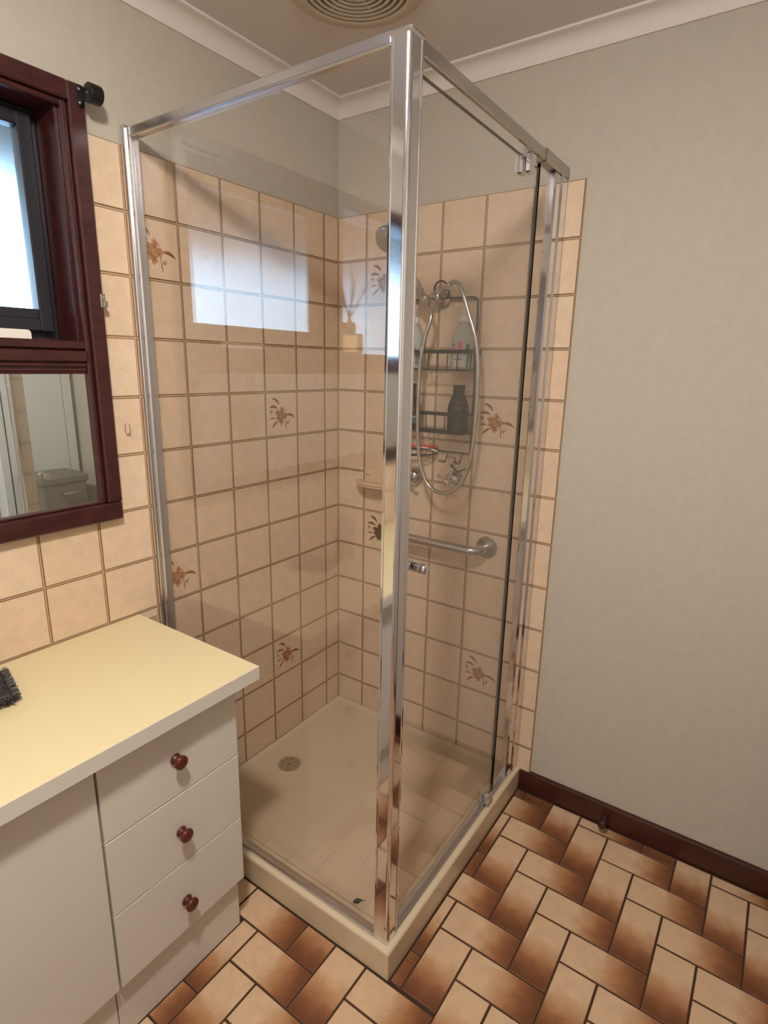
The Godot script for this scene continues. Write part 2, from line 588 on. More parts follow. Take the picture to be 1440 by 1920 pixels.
func wall_tile(parent: Node, a: float, b: float, y0: float, y1: float, on_left: bool, k: int, flowered := -1) -> void:
	# a and b run along the wall from the corner
	var gap := 0.0024
	var w := b - a - 2 * gap
	var h := y1 - y0 - 2 * gap
	if w < 0.012 or h < 0.012: return
	var face: Material = M["tile_face_%d" % (k % 3)] if flowered < 0 else M["tile_flower_%d" % flowered]
	var key := "%.3f %.3f %d %d" % [w, h, k % 3, flowered]
	if not meshes.has(key):
		meshes[key] = plate(w, h, 0.0065, 0.0017, 0.0012, Rect2(0, 0, w / (TP - 2 * gap), h / (TP - 2 * gap)), face, M.tile_rim)
	var o := put("wall_tile", meshes[key], null, parent)
	# plate lies in XZ facing up; stand it up against the wall
	var jig := Vector3(rng.randf_range(-1, 1), rng.randf_range(-1, 1), rng.randf_range(-1, 1))
	if on_left:
		o.transform = Transform3D(Basis(Vector3(0, 0, -1), Vector3(1, 0, 0), Vector3(0, -1, 0)), Vector3(0.0004 * jig.x, y1 - gap, b - gap))
	else:
		o.transform = Transform3D(Basis(Vector3(1, 0, 0), Vector3(0, 0, 1), Vector3(0, -1, 0)), Vector3(a + gap, y1 - gap, 0.0004 * jig.x))
	o.rotate_object_local(Vector3.RIGHT, 0.0012 * jig.y)
	o.rotate_object_local(Vector3.BACK, 0.0012 * jig.z)

func build_wall_tiles() -> void:
	var L := get_node("wall_left")
	var B := get_node("wall_back")
	# grout beds
	var s := []
	box(s, Vector3(-0.0072, 0.03, -0.0072), Vector3(-0.0018, TOP - 0.002, 0.936))
	box(s, Vector3(-0.0072, 0.70, 0.936), Vector3(-0.0018, 1.072, RZ))
	box(s, Vector3(-0.0072, 1.072, 2.39), Vector3(-0.0018, TOP - 0.002, RZ))
	put("grout", solid(s), M.grout, L)
	s = []
	box(s, Vector3(-0.0018, 0.03, -0.0072), Vector3(0.883, TOP - 0.002, -0.0018))
	put("grout", solid(s), M.grout, B)
	var k := 0
	for r in 13:
		var y1 := TOP - TP * r
		var y0: float = max(y1 - TP, 0.052)
		for c in range(-1, 17):
			var a: float = max(0.0, 0.0811 + TP * c)
			var b: float = min(0.0811 + TP * (c + 1), RZ)
			var lo := y0
			var hi := y1
			k += 1 + int(rng.randi() % 2)
			if b > 0.9: lo = max(lo, VH - 0.03)
			if a > 0.93 and a < 2.39 and hi > 1.072: hi = min(hi, 1.072)
			elif b > 0.936 and a < 2.3 and y1 > 1.09: b = 0.936
			if lo >= hi - 0.01: continue
			if a > 2.2 and a < 2.39 and y1 > 1.09: continue
			var f := -1
			if (c == 4 and (r == 1 or r == 7)) or (c == 1 and (r == 4 or r == 10)): f = 0
			wall_tile(L, a, b, lo, hi, true, k, f)
		for c in range(-1, 5):
			var a: float = max(0.0, 0.13 + TP * c)
			var b: float = min(0.13 + TP * (c + 1), 0.884)
			k += 1 + int(rng.randi() % 2)
			var f := -1
			if (c == 3 and (r == 4 or r == 10)) or (c == 0 and r == 1): f = 0
			if c == 0 and r == 7: f = 1
			wall_tile(B, a, b, y0, y1, false, k, f)

func build_floor() -> void:
	var s := []
	box(s, Vector3(-0.006, -0.1, -0.006), Vector3(RX, -0.0022, RZ))
	var fl := put("floor", solid(s), M.floor_grout, self)
	tag(fl, "herringbone floor of cream to brown quarry tiles with dark grout", "floor", "", "structure")
	var p := 0.0983
	var x0 := 0.881
	var z0 := 0.0535
	var g := 0.0017
	for i in range(-10, 14):
		for j in range(-3, 29):
			var r := posmod(i - j, 4)
			if r != 2 and r != 3: continue
			var R := Rect2(x0 + p * i, z0 + p * j, p * (2 if r == 3 else 1), p * (2 if r == 2 else 1))
			var lo := R.position
			var hi := R.end
			lo.x = max(lo.x, 0.004)
			lo.y = max(lo.y, 0.012)
			hi.x = min(hi.x, RX - 0.003)
			hi.y = min(hi.y, RZ - 0.003)
			# cut round the shower tray and the vanity plinth
			if lo.x < 0.849 and lo.y < 0.847:
				if (hi.x - 0.849) * (hi.y - lo.y) > (hi.y - 0.847) * (hi.x - lo.x): lo.x = 0.849
				else: lo.y = 0.847
			if lo.x < 0.432 and hi.y > 0.944:
				if (hi.x - 0.432) * (hi.y - lo.y) > (0.944 - lo.y) * (hi.x - lo.x): lo.x = 0.432
				else: hi.y = 0.944
			if hi.x - lo.x < 0.008 or hi.y - lo.y < 0.008: continue
			var w := hi.x - lo.x - 2 * g
			var d := hi.y - lo.y - 2 * g
			var n := int(rng.randi() % 4)
			# the brown end lies at large x on tiles laid along x, at large z on tiles laid along z
			var uv := Rect2((lo - R.position) / R.size, (hi - lo) / R.size)
			var key := "f %.3f %.3f %.3f %.3f %d %d" % [w, d, uv.position.x, uv.position.y, n, r]
			if not meshes.has(key):
				var m := plate(w, d, 0.008, 0.0016, 0.0012, uv, M["floor_face_%d" % n], M.floor_rim)
				if r == 2:
					# turn the texture: u follows z
					var arr := m.surface_get_arrays(0)
					var u: PackedVector2Array = arr[Mesh.ARRAY_TEX_UV]
					for q in u.size(): u[q] = Vector2(u[q].y, u[q].x)
					arr[Mesh.ARRAY_TEX_UV] = u
					var m2 := ArrayMesh.new()
					m2.add_surface_from_arrays(Mesh.PRIMITIVE_TRIANGLES, arr)
					m2.surface_set_material(0, M["floor_face_%d" % n])
					m2.add_surface_from_arrays(Mesh.PRIMITIVE_TRIANGLES, m.surface_get_arrays(1))
					m2.surface_set_material(1, M.floor_rim)
					m = m2
				meshes[key] = m
			var o := put("floor_tile", meshes[key], null, fl)
			o.position = Vector3(lo.x + g, 0.0005 * rng.randf_range(-1, 0.4), lo.y + g)
			o.rotation = Vector3(0.0015 * rng.randf_range(-1, 1), 0, 0.0015 * rng.randf_range(-1, 1))

func frame_bars(zs: Array, ys: Array, x0: float, x1: float, w: float, bev: float) -> Array:
	# four bars round the outer rectangle zs by ys, each a soup: left stile, right stile, bottom, top
	var r := []
	for q in [[zs[0], zs[0] + w, ys[0], ys[1]], [zs[1] - w, zs[1], ys[0], ys[1]], [zs[0] + w, zs[1] - w, ys[0], ys[0] + w], [zs[0] + w, zs[1] - w, ys[1] - w, ys[1]]]:
		var s := []
		box(s, Vector3(x0, q[2], q[0]), Vector3(x1, q[3], q[1]), bev)
		r.append(s)
	return r

func build_window() -> void:
	var W := thing("window_1", "dark red timber window with two frosted panes in black sashes", "window", Vector3.ZERO, "", "structure")
	var s := []
	# casing: right stile, left stile and head run round window and mirror alike; each has a stepped inner edge
	for z in [[0.935, 0.972, 0.985], [2.39, 2.353, 2.34]]:
		s = []
		box(s, Vector3(-0.001, 1.118, min(z[0], z[1])), Vector3(0.026, 2.077, max(z[0], z[1])), 0.003)
		put("casing_stile", solid(s), M.mahogany, W)
		s = []
		box(s, Vector3(-0.004, 1.118, min(z[1], z[2])), Vector3(0.014, 2.04, max(z[1], z[2])), 0.003)
		put("casing_bead", solid(s), M.mahogany, W)
	s = []
	box(s, Vector3(-0.001, 2.038, 0.972), Vector3(0.026, 2.077, 2.353), 0.003)
	put("casing_head", solid(s), M.mahogany, W)
	s = []
	box(s, Vector3(-0.004, 2.026, 0.985), Vector3(0.014, 2.038, 2.34), 0.003)
	put("casing_bead", solid(s), M.mahogany, W)
	# lining of the reveal
	s = []
	box(s, Vector3(-0.139, 1.50, 0.976), Vector3(-0.003, 2.049, 0.9935), 0.001)
	put("reveal_lining", solid(s), M.mahogany, W)
	s = []
	box(s, Vector3(-0.139, 1.50, 2.3315), Vector3(-0.003, 2.049, 2.349), 0.001)
	put("reveal_lining", solid(s), M.mahogany, W)
	s = []
	box(s, Vector3(-0.139, 2.031, 0.9935), Vector3(-0.003, 2.049, 2.3315), 0.001)
	put("reveal_lining", solid(s), M.mahogany, W)
	# sill board and grooved transom between window and mirror
	s = []
	box(s, Vector3(-0.139, 1.501, 0.9935), Vector3(0.006, 1.5235, 2.3315), 0.002)
	put("sill_board", solid(s), M.mahogany, W)
	s = []
	box(s, Vector3(-0.004, 1.5035, 0.985), Vector3(0.014, 1.5235, 2.34), 0.003)
	box(s, Vector3(-0.004, 1.4745, 0.985), Vector3(0.020, 1.5005, 2.34), 0.003)
	box(s, Vector3(-0.004, 1.463, 0.985), Vector3(0.013, 1.473, 2.34), 0.002)
	box(s, Vector3(-0.004, 1.452, 0.985), Vector3(0.006, 1.5, 2.34), 0.001)
	put("transom", solid(s), M.mahogany, W)
	# timber mullion; the right light is a black aluminium sash, the left one is glazed straight into the timber
	s = []
	box(s, Vector3(-0.139, 1.5235, 1.634), Vector3(-0.02, 2.031, 1.700), 0.002)
	put("mullion", solid(s), M.mahogany, W)
	var zs := [0.9935, 1.634]
	s = []
	for b in frame_bars(zs, [1.5235, 2.031], -0.118, -0.088, 0.030, 0.002): s.append_array(b)
	put("sash_outer_frame", solid(s), M.dark_aluminium, W)
	s = []
	for b in frame_bars([zs[0] + 0.02, zs[1] - 0.02], [1.5435, 2.015], -0.105, -0.066, 0.031, 0.003): s.append_array(b)
	# bottom rail is deeper than the rest
	box(s, Vector3(-0.105, 1.545, zs[0] + 0.05), Vector3(-0.07, 1.595, zs[1] - 0.05), 0.003)
	put("sash", solid(s), M.dark_aluminium, W)
	s = []
	box(s, Vector3(-0.092, 1.58, zs[0] + 0.04), Vector3(-0.086, 1.995, zs[1] - 0.04))
	put("pane", solid(s), M.frosted_glass, W, "frosted window pane bright with daylight")
	s = []
	box(s, Vector3(-0.100, 1.5236, 1.7002), Vector3(-0.094, 2.0308, 2.3313))
	put("pane", solid(s), M.frosted_glass, W, "frosted window pane bright with daylight")
	# mirror in the lower half of the same timber surround
	var R := thing("mirror", "wide mirror in a dark red timber frame below the frosted window", "mirror")
	s = []
	box(s, Vector3(-0.0005, 1.121, 0.978), Vector3(0.003, 1.45, 2.347), 0.0008)
	put("mirror_glass", solid(s), M.mirror_glass, R)
	s = []
	box(s, Vector3(-0.001, 1.071, 0.935), Vector3(0.026, 1.1175, 2.39), 0.004)
	put("bottom_rail", solid(s), M.mahogany, R)
	s = []
	box(s, Vector3(-0.001, 1.1175, 0.974), Vector3(0.014, 1.124, 2.351), 0.002)
	box(s, Vector3(-0.001, 1.446, 0.986), Vector3(0.010, 1.4515, 2.339), 0.002)
	put("glazing_bead", solid(s), M.mahogany, R)
	# outside: a tree crown whose underside hides the upper sky
	var st := SurfaceTool.new()
	st.begin(Mesh.PRIMITIVE_TRIANGLES)
	for f in [[Vector3(-0.09, 0, 0), Vector3(0, 0.02, 0.05), Vector3(0.09, 0, 0)], [Vector3(-0.09, 0, 0), Vector3(0.09, 0, 0), Vector3(0, 0.02, -0.05)]]:
		for k in [0, 1, 2]:
			st.set_normal(Vector3.UP)
			st.add_vertex(f[k])
	var mm := MultiMesh.new()
	mm.transform_format = MultiMesh.TRANSFORM_3D
	mm.mesh = st.commit()
	mm.instance_count = 20000
	for i in 20000:
		var c := Vector3(rng.randf_range(-2.3, -0.9), 0, rng.randf_range(-3.0, 6.5))
		c.y = 1.81 - 0.24 * c.x + 0.05 * sin(c.z * 2.3) + 0.03 * sin(c.z * 6.1 + 1.0) + rng.randf() * 2.4
		var bs := Basis.from_euler(Vector3(rng.randf_range(-1, 1), rng.randf() * TAU, rng.randf_range(-1, 1))).scaled(Vector3.ONE * rng.randf_range(1.1, 1.7))
		mm.set_instance_transform(i, Transform3D(bs, c))
	var Tn := thing("tree", "green tree crown seen blurred through the frosted window", "tree")
	s = []
	tube(s, curve([Vector3(-1.7, -0.1, 4.6), Vector3(-1.66, 1.0, 4.65), Vector3(-1.6, 2.2, 4.5), Vector3(-1.6, 3.6, 4.4)]), 0.11, 10)
	put("trunk", solid(s), M.cap_brown, Tn)
	var mi := MultiMeshInstance3D.new()
	mi.name = "foliage"
	mi.multimesh = mm
	mi.material_override = M.tree_leaf
	mi.set_meta("kind", "stuff")
	Tn.add_child(mi, true)
	# eave of the house over the window
	s = []
	box(s, Vector3(-0.85, 2.36, -2.0), Vector3(-0.142, 2.40, 5.0), 0.003)
	box(s, Vector3(-0.88, 2.34, -2.0), Vector3(-0.85, 2.50, 5.0), 0.003)
	tag(put("eave", solid(s), M.white_plastic, self), "white boarded eave of the house outside above the frosted window", "eave", "", "structure")
	# the ground outside
	s = []
	box(s, Vector3(-14, -0.3, -8), Vector3(-0.15, -0.1, 12))
	tag(put("garden_ground", solid(s), M.white_plastic, self), "pale paved ground outside below the frosted window", "ground", "", "structure")

func knob(x: float, y: float, z: float, parent: Node) -> void:
	var s := []
	lathe(s, [Vector2(0, 0), Vector2(0.0115, 0), Vector2(0.013, 0.002), Vector2(0.012, 0.005), Vector2(0.0075, 0.0085), Vector2(0.0072, 0.012), Vector2(0.011, 0.0155), Vector2(0.0152, 0.019), Vector2(0.0162, 0.0225), Vector2(0.0150, 0.026), Vector2(0.011, 0.0285), Vector2(0.005, 0.0298), Vector2(0, 0.030)], Transform3D(Basis(Vector3(0, 1, 0), Vector3(1, 0, 0), Vector3(0, 0, -1)), Vector3(x, y, z)), 24)
	put("knob", solid(s, 60.0), M.mahogany_red, parent)

func build_vanity() -> void:
	var FX := 0.456          # plane of the fronts
	var U := thing("drawer_unit", "white three drawer vanity unit with round red timber knobs", "cabinet")
	var s := []
	box(s, Vector3(0.010, 0.178, 0.950), Vector3(FX - 0.018, VH - 0.036, 1.296))
	put("body", solid(s), M.laminate_front, U)
	s = []
	box(s, Vector3(0.02, 0.0, 0.952), Vector3(0.432, 0.166, 1.296), 0.001)
	put("kickboard", solid(s), M.laminate_front, U)
	var ys := [0.166, 0.357, 0.541, VH - 0.038]
	for i in 3:
		s = []
		box(s, Vector3(FX - 0.017, ys[i] + 0.001, 0.950), Vector3(FX, ys[i + 1] - 0.001, 1.2935), 0.0012)
		var d := put("drawer", solid(s), M.laminate_front, U)
		knob(FX, [0.251, 0.445, 0.636][i], 1.1235, d)
	var D := thing("cupboard_unit", "white vanity cupboard with a plain door left of the drawers", "cabinet")
	s = []
	box(s, Vector3(0.010, 0.166, 1.2985), Vector3(FX - 0.018, VH - 0.036, 2.30))
	put("body", solid(s), M.laminate_front, D)
	s = []
	box(s, Vector3(0.02, 0.0, 1.2985), Vector3(0.432, 0.166, 2.30), 0.001)
	put("kickboard", solid(s), M.laminate_front, D)
	for z in [[1.299, 1.80], [1.803, 2.30]]:
		s = []
		box(s, Vector3(FX - 0.017, 0.167, z[0]), Vector3(FX, VH - 0.039, z[1]), 0.0012)
		var dr := put("door", solid(s), M.laminate_front, D)
		knob(FX, 0.643, 1.755 if z[0] < 1.5 else 1.85, dr)
	var C := thing("countertop", "cream laminate vanity countertop with a pale square edge", "countertop")
	s = []
	box(s, Vector3(0.0025, VH - 0.0345, 0.9065), Vector3(0.493, VH, 2.40), 0.0006)
	put("slab", solid(s), M.laminate_top, C)
	s = []
	box(s, Vector3(0.4932, VH - 0.0345, 0.9052), Vector3(0.4947, VH - 0.0004, 2.40), 0.0004)
	put("edge_strip", solid(s), M.laminate_front, C, "pale grey edge strip")
	s = []
	box(s, Vector3(0.0025, VH - 0.0345, 0.9050), Vector3(0.493, VH - 0.0004, 0.9063), 0.0004)
	put("edge_strip", solid(s), M.laminate_front, C, "pale grey edge strip")

func build_tray() -> void:
	var T := thing("shower_tray", "square cream shower tray with a raised rim on the tiled floor", "shower tray")
	var e := 0.0018
	var X := 0.846
	var Z := 0.844
	var dr := Vector2(0.130, 0.445)
	var height := func(x: float, z: float) -> float:
		var d: float = min(X - x, Z - z)
		var q := Vector2(x, z).distance_to(dr)
		var basin: float = 0.043 + 0.011 * clamp((q - 0.05) / 0.7, 0.0, 1.0)
		var w: float = min(x - e, z - e)
		basin += 0.010 * (1.0 - smoothstep(0.0, 0.018, w))
		basin -= 0.030 * (1.0 - smoothstep(0.0375, 0.0415, q))
		var y: float = lerpf(0.083, basin, smoothstep(0.052, 0.082, d))
		if d < 0.009: y -= 0.009 - sqrt(max(0.0, 0.009 * 0.009 - pow(0.009 - d, 2)))
		return y
	var pts := func(L: float, c: float) -> Array:
		var r := []
		for k in 25: r.append(c - 0.048 + 0.004 * k)
		for k in [0.0, 0.003, 0.007, 0.012, 0.018]: r.append(e + k)
		var v := 0.04
		while v < L - 0.1:
			if abs(v - c) > 0.05: r.append(v)
			v += 0.02
		for k in [0.092, 0.087, 0.082, 0.077, 0.072, 0.067, 0.062, 0.057, 0.052, 0.045, 0.03, 0.018, 0.009, 0.0065, 0.0045, 0.003, 0.0018, 0.0009, 0.0003, 0.0]: r.append(L - k)
		r.sort()
		return r
	var xs: Array = pts.call(X, dr.x)
	var zs: Array = pts.call(Z, dr.y)
	var s := []
	for i in xs.size() - 1:
		for j in zs.size() - 1:
			var a := Vector3(xs[i], height.call(xs[i], zs[j]), zs[j])
			var b := Vector3(xs[i], height.call(xs[i], zs[j + 1]), zs[j + 1])
			var c := Vector3(xs[i + 1], height.call(xs[i + 1], zs[j + 1]), zs[j + 1])
			var d := Vector3(xs[i + 1], height.call(xs[i + 1], zs[j]), zs[j])
			quad(s, a, b, c, d)
	for j in zs.size() - 1:
		quad(s, Vector3(X, 0, zs[j]), Vector3(X, height.call(X, zs[j]), zs[j]), Vector3(X, height.call(X, zs[j + 1]), zs[j + 1]), Vector3(X, 0, zs[j + 1]))
		quad(s, Vector3(e, 0, zs[j + 1]), Vector3(e, height.call(e, zs[j + 1]), zs[j + 1]), Vector3(e, height.call(e, zs[j]), zs[j]), Vector3(e, 0, zs[j]))
	for i in xs.size() - 1:
		quad(s, Vector3(xs[i + 1], 0, Z), Vector3(xs[i + 1], height.call(xs[i + 1], Z), Z), Vector3(xs[i], height.call(xs[i], Z), Z), Vector3(xs[i], 0, Z))
		quad(s, Vector3(xs[i], 0, e), Vector3(xs[i], height.call(xs[i], e), e), Vector3(xs[i + 1], height.call(xs[i + 1], e), e), Vector3(xs[i + 1], 0, e))
	quad(s, Vector3(e, 0, e), Vector3(X, 0, e), Vector3(X, 0, Z), Vector3(e, 0, Z))
	put("basin", solid(s, 40.0), M.tray_acrylic, T)
	# drain: a flat ring, a grate of radial slots and a centre screw
	var t := Transform3D(Basis.IDENTITY, Vector3(dr.x, 0.0425, dr.y))
	s = []
	lathe(s, [Vector2(0.040, 0.0018), Vector2(0.0505, 0.0018), Vector2(0.053, 0.0), ], t, 40)
	var inv := []
	for i in range(0, s.size(), 3):
		inv.append(s[i]); inv.append(s[i + 2]); inv.append(s[i + 1])
	put("drain_ring", solid(inv), M.tray_acrylic, T)
	s = []
	for k in 16:
		var a := TAU * k / 16.0
		var u := Vector3(cos(a), 0, sin(a))
		var v := Vector3(-sin(a), 0, cos(a))
		var o := t.origin + Vector3(0, 0.0026, 0)
		quad(s, o + u * 0.036 - v * 0.0048, o + u * 0.036 + v * 0.0048, o + u * 0.011 + v * 0.0026, o + u * 0.011 - v * 0.0026)
	lathe(s, [Vector2(0.0125, 0.0), Vector2(0.0125, 0.0026), Vector2(0.005, 0.0026), Vector2(0.005, 0.0)], t, 24)
	lathe(s, [Vector2(0.033, 0.0024), Vector2(0.033, 0.0), Vector2(0.0425, 0.0), Vector2(0.0425, 0.0022), Vector2(0.040, 0.0027), Vector2(0.033, 0.0026)], t, 40)
	put("drain_grate", solid(s), M.drain_plastic, T)
	# a small dead leaf lies on the tray
	s = []
	var c0 := Vector3(0.681, 0.0, 0.752)
	var li := Transform3D(Basis(Vector3.UP, 0.9), c0 + Vector3(0, 0.0530, 0))
	for k in 6:
		var a0 := -0.013 + 0.0043 * k
		var a1 := a0 + 0.0043
		var w0 := 0.0072 * sin(PI * k / 6.0)
		var w1 := 0.0072 * sin(PI * (k + 1) / 6.0)
		for sg in [-1.0, 1.0]:
			var p := [Vector3(a0, 0, 0), Vector3(a1, 0, 0), Vector3(a1, 0.004, sg * w1), Vector3(a0, 0.004, sg * w0)]
			var q := p.map(func(v): return li * v)
			quad(s, q[0], q[1], q[2], q[3])
			quad(s, q[3] - Vector3(0, 0.0004, 0), q[2] - Vector3(0, 0.0004, 0), q[1] - Vector3(0, 0.0004, 0), q[0] - Vector3(0, 0.0004, 0))
	var tw := []
	tube(tw, [li * Vector3(0.012, 0.001, 0), li * Vector3(0.018, 0.002, 0.003), li * Vector3(0.022, 0.001, 0.003)], 0.0008, 5)
	var lf := thing("leaf", "tiny curled dark green leaf on the shower tray floor", "leaf")
	put("blade", solid(s), M.leaf_green, lf)
	put("stalk", solid(tw), M.cap_brown, lf)

func build_screen() -> void:
	var S := thing("shower_screen", "chrome framed glass shower screen with a pivot door on cream tray", "shower screen")
	var H := 0.083
	# corner post: rounded square with a rolled front corner and lips at the glass sides
	var p := PackedVector2Array()
	p.append_array([Vector2(-0.042, -0.042), Vector2(-0.012, -0.042), Vector2(-0.0015, -0.042), Vector2(0.0, -0.0405), Vector2(-0.0002, -0.0365), Vector2(-0.0016, -0.0352)])
	p.append_array([Vector2(-0.0016, -0.0105)])
	for i in 9:
		var a := PI * 0.5 * i / 8.0
		p.append(Vector2(-0.0095 + 0.0090 * cos(a), -0.0095 + 0.0090 * sin(a)))
	p.append_array([Vector2(-0.0105, -0.0016), Vector2(-0.0352, -0.0016), Vector2(-0.0365, -0.0002), Vector2(-0.0405, 0.0), Vector2(-0.042, -0.0015), Vector2(-0.042, -0.012)])
	var s := []
	# polygon is (x, z) seen from above; stand it up along y
	extrude(s, p, Transform3D(Basis(Vector3(1, 0, 0), Vector3(0, 0, 1), Vector3(0, 1, 0)), Vector3(0.833, H, 0.830)), 1.935)
	for i in range(0, s.size(), 3):
		var k = s[i]
		s[i] = s[i + 1]
		s[i + 1] = k
	var post := put("corner_post", solid(s, 30.0), M.chrome, S)
	s = []
	box(s, Vector3(0.788, H + 1.935, 0.785), Vector3(0.8345, H + 1.9445, 0.8315), 0.003)
	put("post_cap", solid(s), M.aluminium, post)
	# left side: rail, sill, wall channel and fixed pane
	s = []
	box(s, Vector3(0.028, 2.009, 0.803), Vector3(0.791, 2.029, 0.829), 0.002)
	box(s, Vector3(0.028, 2.004, 0.816), Vector3(0.791, 2.010, 0.832), 0.0022)
	put("top_rail", solid(s), M.aluminium, S)
	s = []
	box(s, Vector3(0.028, H, 0.805), Vector3(0.791, H + 0.010, 0.829), 0.002)
	put("bottom_rail", solid(s), M.aluminium, S)
	s = []
	box(s, Vector3(0.0015, H, 0.800), Vector3(0.014, 2.034, 0.836), 0.002)
	box(s, Vector3(0.012, H, 0.805), Vector3(0.030, 2.030, 0.831), 0.003)
	put("wall_channel", solid(s), M.aluminium, S)
	s = []
	box(s, Vector3(0.026, H + 0.008, 0.8185), Vector3(0.795, 2.012, 0.8245))
	put("fixed_pane", solid(s), M.glass, S)
	# right side: header rail in two lengths, sill, wall jambs, narrow fixed pane
	s = []
	box(s, Vector3(0.819, 1.9985, 0.178), Vector3(0.830, 2.0245, 0.789), 0.002)
	put("top_rail", solid(s), M.satin_chrome, S)
	s = []
	box(s, Vector3(0.803, 1.9965, 0.0), Vector3(0.8325, 2.028, 0.177), 0.002)
	put("top_rail", solid(s), M.satin_chrome, S)
	s = []
	box(s, Vector3(0.803, H, 0.03), Vector3(0.829, H + 0.006, 0.789), 0.0015)
	box(s, Vector3(0.806, H + 0.005, 0.03), Vector3(0.813, H + 0.014, 0.789), 0.001)
	put("bottom_rail", solid(s), M.aluminium, S)
	s = []
	box(s, Vector3(0.802, H, 0.0015), Vector3(0.8335, 1.998, 0.050), 0.005)
	put("wall_channel", solid(s), M.chrome, S)
	s = []
	box(s, Vector3(0.8045, H, 0.053), Vector3(0.8305, 1.997, 0.092), 0.005)
	put("adjuster_channel", solid(s), M.chrome, S)
	s = []
	box(s, Vector3(0.814, H + 0.006, 0.088), Vector3(0.820, 1.998, 0.186))
	put("narrow_pane", solid(s), M.glass, S)
	# the pivot door
	s = []
	box(s, Vector3(0.815, H + 0.014, 0.192), Vector3(0.821, 1.975, 0.786))
	var D := put("door", solid(s), M.glass, S, "clear glass pivot door")
	s = []
	box(s, Vector3(0.8135, H + 0.014, 0.1880), Vector3(0.8225, 1.990, 0.1918), 0.001)
	put("door_seal", solid(s), M.seal_black, D)
	s = []
	box(s, Vector3(0.8152, 1.975, 0.192), Vector3(0.8208, 1.9775, 0.786))
	put("polished_edge", solid(s), M.cap_brown, D, "dark polished upper edge of the glass")
	s = []
	for side in [Vector2(0.821, 0.838), Vector2(0.800, 0.815)]:
		box(s, Vector3(side.x, 1.942, 0.262), Vector3(side.y, 1.988, 0.292), 0.004)
	box(s, Vector3(0.8135, 1.972, 0.266), Vector3(0.8225, 1.9995, 0.288), 0.001)
	put("pivot_hinge", solid(s), M.chrome, D)
	s = []
	for side in [Vector2(0.821, 0.840), Vector2(0.798, 0.815)]:
		box(s, Vector3(side.x, 0.098, 0.236), Vector3(side.y, 0.136, 0.262), 0.003)
	box(s, Vector3(0.8135, 0.088, 0.180), Vector3(0.8225, 0.099, 0.262), 0.001)
	put("pivot_hinge", solid(s), M.chrome, D)
	s = []
	var pr := [Vector2(0, 0.0), Vector2(0.0105, 0.0), Vector2(0.0115, 0.001), Vector2(0.0115, 0.0045), Vector2(0.0088, 0.0055), Vector2(0.0088, 0.009), Vector2(0.0118, 0.011), Vector2(0.0125, 0.014), Vector2(0.0118, 0.0165), Vector2(0.0092, 0.018), Vector2(0.0118, 0.0195), Vector2(0.0126, 0.023), Vector2(0.0115, 0.0272), Vector2(0.009, 0.029), Vector2(0, 0.0295)]
	lathe(s, pr, Transform3D(Basis(Vector3(0, 1, 0), Vector3(1, 0, 0), Vector3(0, 0, -1)), Vector3(0.8234, 1.054, 0.742)), 28)
	lathe(s, pr, Transform3D(Basis(Vector3(0, 1, 0), Vector3(-1, 0, 0), Vector3(0, 0, 1)), Vector3(0.8149, 1.054, 0.742)), 28)
	put("knob", solid(s, 40.0), M.chrome, D)
	s = []
	lathe(s, [Vector2(0, 0), Vector2(0.0102, 0), Vector2(0.0102, 0.0028), Vector2(0, 0.0028)], Transform3D(Basis(Vector3(0, 1, 0), Vector3(1, 0, 0), Vector3(0, 0, -1)), Vector3(0.8208, 1.054, 0.742)), 20)
	put("knob_gasket", solid(s), M.seal_black, D)

func to_wall(at: Vector3) -> Transform3D:
	# lathe axis along +z, out of the back wall
	return Transform3D(Basis(Vector3(1, 0, 0), Vector3(0, 0, 1), Vector3(0, -1, 0)), at)

func aim(at: Vector3, d: Vector3) -> Transform3D:
	# lathe axis along d
	var y := d.normalized()
	var x := (Vector3.UP if abs(y.y) < 0.9 else Vector3.RIGHT).cross(y).normalized()
	return Transform3D(Basis(x, y, x.cross(y)), at)

